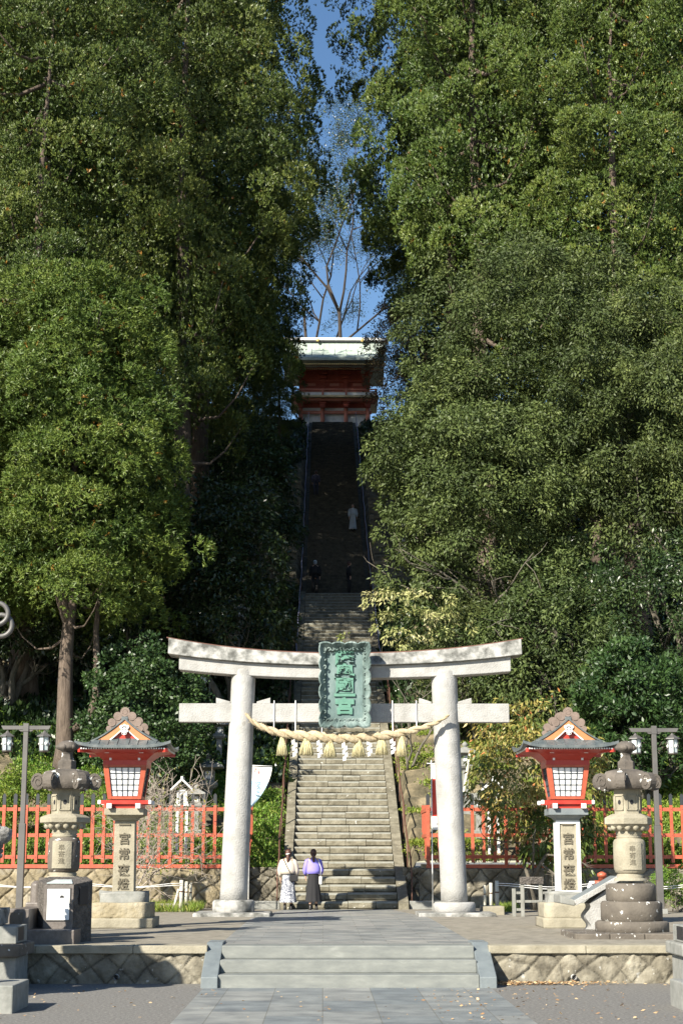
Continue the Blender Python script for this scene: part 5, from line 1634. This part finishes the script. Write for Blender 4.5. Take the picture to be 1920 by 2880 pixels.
# stone lanterns on the hill
def small_lantern(label, px, ytop, ybot, Y, tall=True, m=None):
    m = m or M_greyst
    x0 = W(px, ybot, Y).x; zb_ = W(px, ybot, Y).z; H_ = W(px, ytop, Y).z - zb_
    g = hill_z(x0, Y) if Y < 118 else ZT
    t = thing('hill_lantern', label, 'stone lantern', (x0, Y, min(g, zb_) - .1))
    o = zb_ - t.location.z
    u = H_
    def part(nm, prof, seg=4, sm=False, rot=PI / 4, mm=None):
        b = MB(); b.lathe([(r_ * u, o + z_ * u) for r_, z_ in prof], (0, 0, 0), seg, sm=sm, rot=rot); return b.build(nm, mm or m, t)
    b = MB(); b.b2(-.17 * u, .17 * u, -.17 * u, .17 * u, -.1, o + .08 * u); b.build('base', m, t, bevel=.02)
    part('shaft', [(.10, .08), (.075, .15), (.075, .48), (.10, .52)])
    part('platform', [(.13, .52), (.17, .56), (.17, .60), (.11, .62)])
    part('fire_box', [(.11, .62), (.11, .77)])
    for q in range(4):
        b = MB(); a = q * PI / 2; w_ = .035 * u; d_ = .0785 * u
        for (ux, uz) in ((-1, -1), (1, -1), (-1, 1), (1, 1)):
            cxx, czz = ux * .021 * u, o + (.695 + uz * .026) * u
            vs = []
            for (sx_, sz_) in ((-1, -1), (1, -1), (1, 1), (-1, 1)):
                lx, lz = cxx + sx_ * .017 * u, czz + sz_ * .021 * u
                vs.append((lx * math.cos(a) + (d_ + .004) * math.sin(a), lx * math.sin(a) - (d_ + .004) * math.cos(a), lz))
            b.add(vs, [(0, 1, 2, 3)])
        b.build('window_pane', M_paper, t)
    part('roof', [(.12, .77), (.28, .79), (.27, .82), (.14, .87), (.06, .90)])
    part('finial', [(.03, .90), (.055, .93), (.05, .96), (0, 1.0)], 12, True)
    return t
small_lantern('tall grey stone lantern on the shady bank left of the stairs above the torii', 675, 1695, 1790, 70)
small_lantern('grey stone lantern under the oak beside the upper right handrail, the higher one', 1116, 1415, 1500, 92)
small_lantern('large grey stone lantern under the oak beside the upper right handrail, the lower one', 1131, 1500, 1640, 84)
small_lantern('grey stone lantern in the shadows behind the left fence, near the torii pillar', 584, 2115, 2330, 54)
small_lantern('grey stone lantern half hidden behind the top of the left torii pillar', 616, 2010, 2150, 57)
small_lantern('stone lantern directly behind the left white lantern', 551, 2205, 2345, 51.8)
small_lantern('stone lantern behind the right fence beside the white lantern', 1345, 2225, 2345, 51.6)
small_lantern('dark stone lantern right of the right torii pillar behind the prop pole', 1309, 2085, 2245, 53.5)
# guardian statue beside the landing
b = W(1092, 1722, 80.5); t = thing('stone_block', 'big square stone block carrying a dog-like statue right of the stairs', 'stone block', (b.x, 80.5, hill_z(b.x, 80.5) - .3))
zt_ = W(1092, 1652, 80.5).z - t.location.z
q = MB(); q.b2(-.65, .65, -.6, .6, 0, zt_); q.build('block', M_greyst, t, bevel=.03)
sp = W(1058, 1660, 79.9)
small = guardian('mossy seated dog-like statue on its own plinth beside the shaded landing', sp.x, 79.4, W(1058, 1665, 79.4).z - .1, .72, -1, M_stone)
q = MB(); q.b2(-.45, .35, -.3, .3, hill_z(sp.x, 79.4) - small.location.z - .3, .005); q.build('plinth', M_step, small, bevel=.02)

# banners
M_blue = mat('pale_blue_cloth', (.40, .56, .68), rough=.8)
M_bred = mat('red_cloth', (.66, .07, .045), rough=.8)
def banner(label, px, ytop, ybot, Y, w_, cols, txt, curve, side=1):
    x0 = W(px, ytop, Y).x; g = hill_z(x0, Y) if Y > 49.3 else .6
    t = thing('banner_flag', label, 'banner', (x0, Y, g))
    zt_, zb_ = W(px, ytop, Y).z - g, W(px, ybot, Y).z - g
    b = MB(); b.tube([(0, 0, -.1), (0, 0, zt_ + .08)], .016, 8); b.tube([(-.12, 0, zt_), (w_ * 1.05, -.0, zt_ - .03)], .012, 6); b.build('pole', M_white, t)
    for k, (f0, f1, m) in enumerate(cols):
        b = MB(); n_ = 10; vs = []
        for i in range(n_ + 1):
            f = f0 + (f1 - f0) * i / n_; z = zt_ - .03 - (zt_ - zb_) * f
            off = -curve * f ** 2
            for j in range(6):
                u = j / 5
                vs.append((.02 + off * u + u * w_ * (1 - .35 * curve * f), -.02 + .05 * math.sin(u * 3 + f * 4) * side, z - .04 * u))
        fs = [(i * 6 + j, i * 6 + j + 1, (i + 1) * 6 + j + 1, (i + 1) * 6 + j) for i in range(n_) for j in range(5)]
        b.add(vs, fs, 0, True); b.build('cloth', m, t)
    for body, size, fx, fz, m, rz_ in txt:
        text(body, size, .003, m, t, (fx, -.09, zt_ - (zt_ - zb_) * fz), rot=(PI / 2, rz_, 0), name='banner_lettering')
    return t
banner('white and pale blue banner with red character beside the left torii pillar', 703, 2152, 2275, 46.5, .60, [(0, .33, M_white), (.33, 1, M_blue)],
       [('れ', .21, .20, .14, M_bred, 0), ('よ\nう\nこ', .17, .22, .52, M_ink, .0)], .55)
banner('tall white and red banner behind the right torii pillar', 1212, 2147, 2330, 46.5, .55, [(0, .22, M_white), (.22, .80, M_bred), (.80, 1, M_white)],
       [('く', .20, .2, .10, M_ink, 0), ('20', .09, .14, .93, M_ink, 0)], .0)
# prop pole of the autumn tree
t = thing('tree_prop', 'pale wooden prop pole leaning against the autumn tree right of the torii', 'pole', (W(1306, 2215, 47.5).x, 47.5, .6))
q0 = W(1306, 2215, 47.5); q1 = W(1322, 2112, 47.6)
d = (q0 - q1) * 2.6
b = MB(); b.tube([q1 + d - t.location, q1 - t.location], .045, 8); b.build('pole', M_bamboo, t)

# ---------------------------------------------------------------- plants
# autumn tree
t = broad_tree('autumn_tree', 'bushy tree with drooping yellow and green autumn leaves behind the right red lantern', 61, W(1500, 2300, 46.8).x, 46.8, (1.75, 1.3, 1.85), 3.8, M_yel, n=170, leaves=50, pr=(.35, .6), ll=.17, lw=.055, droop=-.9, low=-1, gz=.6, orange=.03, r0=.12, lobes=.3)
V, vv = broad_crown(62, (.9, .8, 1.0), (.75, -.1, 1.95), n=60, leaves=46, pr=(.3, .5), ll=.17, lw=.06, droop=-.9, low=-1, orange=.02)
quads('lower_foliage', V, M_yel, vv * .4, t)
broad_tree('pale_leaved_tree', 'slender tree with pale yellow-green drooping leaves just above the right half of the torii', 63, 2.9, 56.5, (1.9, 1.0, 1.5), 4.9, M_pale, n=42, leaves=40, pr=(.22, .4), ll=.16, lw=.055, droop=-.7, low=-.8, r0=.07, lobes=.4)
broad_tree('brown_leaved_tree', 'thin tree with sparse brown leaves above the oak beside the gate', 64, W(1105, 1000, 86).x, 86, (1.3, 1.6, 3.2), 11.0, M_brown, n=120, leaves=60, pr=(.4, .7), ll=.16, lw=.06, droop=-.2, low=-1, r0=.12)
# bare tree in the gap of sky
for nm_, lab, px, Y, h0, seed in (('bare_tree', 'thin bare dark tree against the blue sky in the gap between the groves', 985, 134, 17, 5), ('bare_tree', 'leaning bare tree with fine twigs beside the left grove, above the gate roof', 925, 142, 19, 9)):
    x0 = W(px, 900, Y).x
    t = thing(nm_, lab, 'tree', (x0, Y, ZT - .1))
    rg = np.random.default_rng(seed); out = []
    limb_paths(rg, (0, 0, 0), (-.05, 0, 1), h0, .26, 6, out, .32, (2, 4), .62, .12)
    b = MB()
    tips = []
    for p, r in out: b.tube(p, r, 5); tips.append(p[-1]); tips.append(p[len(p) // 2])
    b.build('trunk', mat('dark_bark', (.045, .035, .028), rough=1), t)
    tips = np.array([list(v) for v in tips]); tips = tips[tips[:, 2] > 5]
    nl_ = 14; P_ = np.repeat(tips, nl_, 0) + rg.normal(size=(len(tips) * nl_, 3)) * .32
    D_ = nrm(rg.normal(size=P_.shape)); Ls = rg.uniform(.1, .2, len(P_))
    quads('sparse_leaves', blades(rg, P_, D_, Ls, Ls * .5), M_dark, rg.uniform(.2, .9, len(P_)), t)
# bare shrub before the left fence
t = thing('bare_shrub', 'leafless whitish shrub with fine spreading twigs before the left fence', 'shrub', (W(352, 2500, 46).x, 46, .6))
rg = np.random.default_rng(12); b = MB(); out = []
for k in range(9):
    a = k * .7
    limb_paths(rg, (0, 0, .2), (.55 + .35 * rg.normal() * .6, math.sin(a) * .35, .95), 1.7, .022, 4, out, .22, (2, 4), .72, .08, 6)
for p, r in out: b.tube(p, [max(.0045, v) for v in r], 4, cap=False)
b.build('twigs', mat('pale_twig', (.36, .31, .26), rough=.8), t)
pts_ = np.array([list(p[-1]) for p, r in out]); pts_ = pts_[rg.uniform(0, 1, len(pts_)) < .25]
P_ = np.repeat(pts_, 3, 0) + rg.normal(size=(len(pts_) * 3, 3)) * .06
D_ = nrm(rg.normal(size=P_.shape) + np.array([0, 0, -1])); Ls = rg.uniform(.08, .13, len(P_))
quads('few_leaves', blades(rg, P_, D_, Ls, Ls * .4), M_yel, rg.uniform(.1, .7, len(P_)), t)
broad_tree('shrub', 'small green shrub at the right edge behind the right lamp post', 71, W(1905, 2530, 45).x, 45, (.55, .5, .5), .75, M_bright, trunk=False, n=60, leaves=90, pr=(.14, .24), ll=.05, lw=.03, gz=.6, low=-1, r0=.05)
broad_tree('shrub', 'bright green leafy shrub behind the left fence under the cedar trunks', 72, -9.2, 51.6, (1.6, .8, 1.0), .9, M_bright, trunk=False, n=90, leaves=90, pr=(.25, .4), ll=.10, lw=.05, low=-.5, r0=.05)
broad_tree('shrub', 'bright green weedy shrub at the left edge behind the fence', 73, -12.3, 51.8, (1.7, .8, 1.5), 1.2, M_bright, trunk=False, n=100, leaves=90, pr=(.25, .4), ll=.12, lw=.06, low=-.5, r0=.05)

# ground cover on the hill
def cover(name, m, n, xr, yr, seed, ll, dens, hgt=.1, tone=(0, 1), keep=None):
    rg = np.random.default_rng(seed)
    xs_ = rg.uniform(*xr, n); ys_ = rg.uniform(*yr, n)
    P_ = []
    for x, y in zip(xs_, ys_):
        if keep and not keep(x, y): continue
        if abs(x - XA) < 1.95: continue
        if MN.noise(Vector((x * .6, y * .6, seed))) < dens: continue
        P_.append((x, y, hill_z(x, y)))
    P_ = np.array(P_); k = 16
    P2 = np.repeat(P_, k, 0) + rg.normal(size=(len(P_) * k, 3)) * np.array([.13, .13, .03])
    P2[:, 2] += rg.uniform(-.03, hgt, len(P2))
    D_ = nrm(rg.normal(size=P2.shape) * .7 + np.array([0, -.2, .8])); Ls = rg.uniform(.6, 1.3, len(P2)) * ll
    tn = np.repeat(rg.uniform(*tone, len(P_)), k) * .7 + rg.uniform(0, .3, len(P2))
    return tag(quads(name, blades(rg, P2, D_, Ls, Ls * .45), m, tn), 'low mixed green weeds and ground cover growing over the hillside bank' if name == 'hillside_weeds' else ('dark fern and ivy cover on the shaded slope under the trees' if name == 'shaded_ivy' else 'patchy dry grass and weeds on the sunlit bank right of the stairs'), 'plants', None, 'stuff')
cover('hillside_weeds', M_bright, 9000, (-14, -1.3), (49.4, 60), 1, .10, -.35, .14)
cover('bank_grass', M_bright, 3800, (2.5, 8), (49.4, 62), 2, .09, .0, .07, (.3, 1))
cover('shaded_ivy', M_dark, 30000, (-24, 26), (56, 116), 3, .26, -.6, .35, keep=lambda x, y: not (x > 2 and x < 9 and y < 60) and not (y > 80 and y < 105 and abs(x - XA) < 4.5))
cover('hillside_weeds', M_bright, 4200, (8, 15), (49.4, 58), 4, .12, -.3, .2)
# grass strip in the left bed
rg = np.random.default_rng(9)
n = 5200; x0_, x1_ = W(270, 2540, 45.6).x, W(560, 2540, 45.6).x
P_ = np.stack([rg.uniform(x0_, x1_, n), rg.uniform(44.9, 47.6, n), np.full(n, .6)], 1)
D_ = nrm(rg.normal(size=P_.shape) * .3 + np.array([0, 0, 1])); Ls = rg.uniform(.12, .34, n)
tag(quads('bed_grass', blades(rg, P_, D_, Ls, np.full(n, .016)), M_bright, rg.uniform(.3, 1, n)), 'sunlit tall grass in the bed left of the torii', 'grass', None, 'stuff')
x0_, x1_ = W(1400, 2540, 45.6).x, W(1450, 2540, 45.6).x
P_ = np.stack([rg.uniform(x0_, x1_, 900), rg.uniform(44.9, 46.6, 900), np.full(900, .6)], 1)
D_ = nrm(rg.normal(size=P_.shape) * .4 + np.array([0, 0, 1])); Ls = rg.uniform(.1, .3, 900)
tag(quads('bed_grass', blades(rg, P_, D_, Ls, np.full(900, .018)), M_bright, rg.uniform(.3, 1, 900)), 'patch of grass between the pale posts and the wooden rack', 'grass', None, 'stuff')
# fallen leaves at the foot of the right wall
n = 620
P_ = np.stack([G(1395, 2775, 0).x + np.abs(rg.normal(size=n)) * 1.0, YW - .12 - np.abs(rg.normal(size=n)) * .16, rg.uniform(.01, .05, n)], 1)
m_ = 260
P2 = np.stack([rg.uniform(1.5, 4.6, m_), rg.uniform(21.5, YW - .1, m_), np.full(m_, .008)], 1)
P3 = np.stack([rg.uniform(-4.5, 2.5, 120), rg.uniform(21.5, 26.7, 120), np.full(120, .01)], 1)
P_ = np.concatenate([P_, P2, P3]); D_ = nrm(rg.normal(size=P_.shape) * np.array([1, 1, .18])); Ls = rg.uniform(.03, .075, len(P_))
M_fall = leafmat('fallen_leaves', [(0, (.22, .13, .05)), (.5, (.50, .36, .16)), (1, (.66, .54, .30))], rough=.7, spec=.2, trans=.1, var=0)
tag(quads('fallen_leaves', blades(rg, P_, D_, Ls, Ls * .6, .5, np.tile([0, 0, 1.], (len(P_), 1)), .3), M_fall, rg.uniform(0, 1, len(P_))), 'dry yellow fallen leaves scattered on the ground and piled along the wall', 'leaves', None, 'stuff')

# ---------------------------------------------------------------- people
M_skin = mat('skin', (.50, .31, .22), rough=.6)
M_hair = mat('brown_hair', [(.3, (.045, .018, .012)), (.7, (.11, .045, .028))], scale=10, stretch=(6, 6, 1), rough=.5)
M_cream = mat('cream_knit', (.52, .46, .39), rough=.9)
M_laven = mat('lavender_sweater', (.26, .22, .72), rough=.9)
M_blk = mat('black_cloth', (.014, .014, .016), rough=.85)
M_floral = mat('floral_skirt', [(.40, (.50, .51, .54)), (.46, (.10, .11, .15)), (.52, (.10, .11, .15)), (.58, (.52, .53, .56))], scale=14, detail=2, rough=.9)
M_shoe = mat('black_leather', (.02, .018, .017), rough=.4)
M_dnavy = mat('dark_navy_cloth', (.03, .035, .06), rough=.9)
M_greyc = mat('pale_grey_cloth', (.42, .47, .52), rough=.9)
M_check = mat('dark_check_cloth', [(.45, (.02, .02, .03)), (.55, (.10, .10, .16))], scale=30, detail=1, rough=.9)

def loft(b, rings, seg=20, cap=True, mi=0):
    """rings: (cx, cy, z, rx, ry)"""
    vs = []; fs = []
    for (cx_, cy_, z, rx, ry) in rings:
        for k in range(seg):
            a = 2 * PI * k / seg
            vs.append((cx_ + rx * math.cos(a), cy_ + ry * math.sin(a), z))
    for i in range(len(rings) - 1):
        for k in range(seg):
            k2 = (k + 1) % seg; fs.append((i * seg + k, i * seg + k2, (i + 1) * seg + k2, (i + 1) * seg + k))
    if cap: fs.append(list(range(seg))[::-1]); fs.append([(len(rings) - 1) * seg + k for k in range(seg)])
    return b.add(vs, fs, mi, True)

def person(label, loc, rz, H, top, bottom, skirt=True, hair='tail', arms=((-.16, .0), (.16, .0)), stride=0.0, topm=None, bag=None, hem=.22, jacket=1.0, hairm=None, wide=1.0):
    """faces +y when rz = 0 (back to the camera)"""
    k = H / 1.6
    t = thing('person', label, 'person', loc, rz)
    s = k
    sh = .165 * s
    def hand(px, py, pz, sgn):
        V = [(px, py, pz), (px, py + .01, pz - .05 * s)]; E_ = [(0, 1)]; Rr = [.021 * s, (.034 * s, .018 * s)]
        tips = []
        for q, (ox, ln) in enumerate(((-.026, .070), (-.009, .080), (.009, .076), (.026, .060))):
            i0 = len(V); V += [(px + sgn * .002, py + ox * s, pz - .085 * s), (px - sgn * .004, py + ox * s * 1.05, pz - (.085 + ln * .55) * s), (px - sgn * .014, py + ox * s * 1.05, pz - (.085 + ln) * s)]
            E_ += [(1, i0), (i0, i0 + 1), (i0 + 1, i0 + 2)]; Rr += [.010 * s, .0085 * s, .0075 * s]
        i0 = len(V); V += [(px - sgn * .012, py + .040 * s, pz - .055 * s), (px - sgn * .022, py + .055 * s, pz - .09 * s)]
        E_ += [(1, i0), (i0, i0 + 1)]; Rr += [.011 * s, .009 * s]
        return V, E_, Rr
    V = [(0, 0, .86 * s), (0, -.01, 1.02 * s), (0, 0, 1.20 * s), (0, -.01, 1.33 * s), (0, .0, 1.39 * s), (0, .015, 1.45 * s)]
    E_ = [(0, 1), (1, 2), (2, 3), (3, 4), (4, 5)]
    Rr = [(.15 * s, .11 * s), (.12 * s, .09 * s), (.14 * s, .10 * s), (.11 * s, .07 * s), (.05 * s, .05 * s), (.055 * s, .06 * s)]
    for q, sgn in enumerate((-1, 1)):
        ax, ay = arms[q]
        i = len(V)
        el = (sgn * (sh + .06 * s), -.01 + ay * .4, 1.06 * s); wr = (sgn * (sh + .05 * s) + (ax - sgn * .16) * .6, .03 + ay, .86 * s + abs(ay) * .6)
        V += [(sgn * sh, 0, 1.31 * s), el, wr]; E_ += [(3, i), (i, i + 1), (i + 1, i + 2)]; Rr += [.052 * s, .040 * s, .025 * s]
        hv, he, hr = hand(*wr, sgn); j = len(V)
        V += hv[1:]; E_ += [((i + 2) if a == 0 else j + a - 1, j + c - 1) for a, c in he]; Rr += hr[1:]
        i = len(V); st_ = stride * sgn
        V += [(sgn * .085 * s, 0, .80 * s), (sgn * .085 * s, .02 + st_ * .5, .46 * s), (sgn * .08 * s, st_ - .01, .09 * s), (sgn * .085 * s, st_ + .04, .035 * s), (sgn * .09 * s, st_ + .14 * s, .03 * s)]
        E_ += [(0, i), (i, i + 1), (i + 1, i + 2), (i + 2, i + 3), (i + 3, i + 4)]; Rr += [.085 * s, .055 * s, .036 * s, .035 * s, .03 * s]
    body = skinned('body', V, E_, Rr, M_skin, t, 0, 1)
    # head joined into the body mesh
    bm = bmesh.new(); bm.from_mesh(body.data)
    r_ = bmesh.ops.create_uvsphere(bm, u_segments=18, v_segments=14, radius=1, matrix=Matrix.Translation((0, .02, 1.50 * s)) @ Matrix.Diagonal((.072 * s, .088 * s, .108 * s, 1)))
    for mx_ in ((0, .112 * s, 1.495 * s, .014, .02, .026), (-.075 * s, .02, 1.495 * s, .010, .018, .028), (.075 * s, .02, 1.495 * s, .010, .018, .028)):
        bmesh.ops.create_uvsphere(bm, u_segments=8, v_segments=6, radius=1, matrix=Matrix.Translation(mx_[:3]) @ Matrix.Diagonal((mx_[3] * s, mx_[4] * s, mx_[5] * s, 1)))
    bm.to_mesh(body.data); bm.free()
    for p_ in body.data.polygons: p_.use_smooth = True
    b = MB()
    for q in (-1, 1): b.lathe([(0, -.006), (.010, 0), (0, .006)], (q * .028 * s, .102 * s, 1.515 * s), 8)
    b.lathe([(0, -.004), (.02, 0), (0, .004)], (0, .103 * s, 1.452 * s), 8); b.build('eyes_and_mouth', M_ink, t)
    # hair
    hm = hairm or M_hair
    b = MB()
    b.lathe([(0, -.10 * s), (.055 * s, -.085 * s), (.082 * s, -.04 * s), (.087 * s, .02 * s), (.075 * s, .075 * s), (.04 * s, .108 * s), (0, .116 * s)], (0, 0, 1.512 * s), 18, sy=1.08)
    if hair == 'tail':
        loft(b, [(0, -.085 * s, 1.50 * s, .03, .03), (0, -.11 * s, 1.45 * s, .036, .032), (.0, -.115 * s, 1.38 * s, .042, .03), (0, -.115 * s, 1.31 * s, .035, .022), (0, -.11 * s, 1.25 * s, .012, .01)], 12)
    elif hair == 'long':
        loft(b, [(0, -.03 * s, 1.53 * s, .08 * s, .075 * s), (0, -.05 * s, 1.42 * s, .085 * s, .06 * s), (0, -.08 * s, 1.30 * s, .095 * s, .045 * s), (0, -.085 * s, 1.22 * s, .085 * s, .035 * s), (0, -.085 * s, 1.17 * s, .05 * s, .02 * s)], 14)
    b.build('hair', hm, t)
    # top
    w_ = jacket * wide
    b = MB()
    loft(b, [(0, -.005, (1.28 - .32 * (jacket ** .5)) * s, .185 * s * w_, .135 * s * w_), (0, -.005, 1.05 * s, .185 * s * w_, .135 * s * w_), (0, -.005, 1.2 * s, .18 * s * w_, .125 * s * w_), (0, -.005, 1.30 * s, .165 * s, .10 * s), (0, -.003, 1.36 * s, .105 * s, .075 * s), (0, 0, 1.395 * s, .06 * s, .06 * s)], 22)
    for q, sgn in enumerate((-1, 1)):
        ax, ay = arms[q]
        el = Vector((sgn * (sh + .06 * s), -.01 + ay * .4, 1.06 * s)); wr = Vector((sgn * (sh + .05 * s) + (ax - sgn * .16) * .6, .03 + ay, .86 * s + abs(ay) * .6))
        b.tube([Vector((sgn * .10 * s, 0, 1.335 * s)), Vector((sgn * sh, 0, 1.30 * s)), el.lerp(Vector((sgn * sh, 0, 1.31 * s)), .5), el, el.lerp(wr, .5), wr.lerp(el, .08)], [.045 * s, .07 * s, .068 * s * w_, .066 * s * w_, .058 * s * w_, .040 * s], 14)
    b.build('sweater' if skirt else 'jacket', top, t)
    b = MB()
    if skirt:
        rings = []
        for f in np.linspace(0, 1, 9):
            z = (1.0 - f * (1.0 - hem)) * s
            rings.append((0, -.005 + .01 * f, z, (.14 + .075 * f * wide) * s, (.11 + .07 * f * wide) * s))
        seg = 40; vs = []; fs = []
        for (cx_, cy_, z, rx, ry), f in zip(rings, np.linspace(0, 1, 9)):
            for q in range(seg):
                a = 2 * PI * q / seg; rr = 1 + .07 * f * math.sin(a * 9 + 1)
                vs.append((rx * rr * math.cos(a), cy_ + ry * rr * math.sin(a), z))
        for i in range(8):
            for q in range(seg): q2 = (q + 1) % seg; fs.append((i * seg + q, (i + 1) * seg + q, (i + 1) * seg + q2, i * seg + q2))
        b.add(vs, fs, 0, True)
        b.build('skirt', bottom, t)
    else:
        loft(b, [(0, 0, .78 * s, .15 * s, .12 * s), (0, 0, .90 * s, .158 * s, .12 * s), (0, 0, 1.0 * s, .14 * s, .105 * s)], 20)
        for sgn in (-1, 1):
            st_ = stride * sgn
            b.tube([(sgn * .08 * s, 0, .84 * s), (sgn * .086 * s, .02 + st_ * .5, .46 * s), (sgn * .085 * s, st_ - .01, .08 * s)], [.092 * s, .07 * s, .058 * s], 14)
        b.build('trousers', bottom, t)
    for sgn in (-1, 1):
        b = MB(); st_ = stride * sgn
        loft(b, [(sgn * .088 * s, st_ + .05 * s, .0, .042 * s, .125 * s), (sgn * .088 * s, st_ + .05 * s, .035 * s, .044 * s, .125 * s), (sgn * .086 * s, st_ + .01 * s, .075 * s, .04 * s, .07 * s), (sgn * .083 * s, st_ - .005, .16 * s, .040 * s, .045 * s)], 14)
        b.build('shoe', M_shoe, t)
    return t
pA = G(660, 2559, .6); pA.y = 46.95
pa = person('woman in cream sweater and patterned long skirt standing at the foot of the stairs', (W(663, 2500, 46.95).x + 1.42, 46.95, .604), R(-4), 1.63, M_cream, M_floral, True, 'tail', ((-.16, .02), (.16, .05)), .03, wide=1.18, hem=.20)
pa.location.x = W(810, 2500, 46.95).x
b = MB(); b.box((.16, -.19, .86), (.24, .09, .17)); bg_ = b.build('bag', M_blk, None, bevel=.02); bg_.name = 'shoulder_bag'
bg_.location = pa.location; tag(bg_, 'black shoulder bag hanging at the back of the woman in cream', 'bag')
b = MB(); b.tube([(.10, -.19, .94), (-.02, -.19, 1.15), (-.12, -.16, 1.35), (-.13, 0, 1.40), (-.05, .12, 1.2)], .008, 5); q = b.build('strap', M_blk, bg_)
b = MB(); b.tube([(-.05, -.10, 1.52), (0, -.125, 1.525), (.05, -.10, 1.535)], .015, 6); b.build('hair_ribbon', M_white, pa)
pb = person('woman in lavender sweater and long black skirt standing beside the one in cream', (W(881, 2500, 46.9).x, 46.9, .604), R(3), 1.64, M_laven, M_blk, True, 'tail', ((-.14, .10), (.14, .12)), .05, wide=1.02, hem=.22)
b = MB(); b.box((.20, -.02, .80), (.08, .13, .22)); wb_ = b.build('handbag', M_white, None, bevel=.02); wb_.name = 'white_handbag'; wb_.location = pb.location
tag(wb_, 'small white handbag at the right side of the woman in lavender', 'bag')
b = MB(); b.tube([(.20, -.04, .90), (.21, -.10, 1.15), (.14, -.10, 1.34), (.12, 0, 1.39)], .010, 5); b.build('strap', M_white, wb_)
def on_stairs(px, yfoot, guess):
    lo_, hi_ = guess
    for _ in range(40):
        mid = (lo_ + hi_) / 2
        if W(px, yfoot, mid).z > stair_z(mid): hi_ = mid
        else: lo_ = mid
        # ray height above the stair grows with distance only before crossing
    best = min(np.linspace(guess[0], guess[1], 600), key=lambda yy: abs(W(px, yfoot, yy).z - stair_z(yy)))
    return W(px, yfoot, best), best
def snap(y):
    if y < YL: n_ = 64; k = math.floor((y - YS) / ((YL - YS) / n_)); return .6 + (k + 1) * (ZL - .6) / n_
    if y < YL + 1.2: return ZL
    n_ = 112; k = math.floor((y - YL - 1.2) / ((YT - YL - 1.2) / n_)); return ZL + (k + 1) * (ZT - ZL) / n_
for lab, px, yf, gs, rz_, H_, top, bot, kw in (
        ('man in dark jacket and trousers with grey hair standing on the landing at left', 886, 1673, (YL - .6, YL + 1.1), R(5), 1.72, M_blk, M_blk, dict(skirt=False, hair='short', hairm=M_greyc, jacket=1.15)),
        ('person in black standing sideways on the landing at right', 981, 1673, (YL - .6, YL + 1.1), R(-80), 1.66, M_blk, M_blk, dict(skirt=False, hair='short')),
        ('woman in white top and pale skirt walking down beside the right rail', 992, 1503, (84, 100), R(185), 1.58, M_greyc, M_greyc, dict(skirt=True, hair='long', hem=.15)),
        ('person in dark checked jacket climbing near the left rail', 888, 1396, (90, 112), R(0), 1.60, M_check, M_dnavy, dict(skirt=False, hair='short', stride=.05))):
    p, yy = on_stairs(px, yf, gs)
    person(lab, (p.x, yy, snap(yy) + .004), rz_, H_, top, bot, **kw)
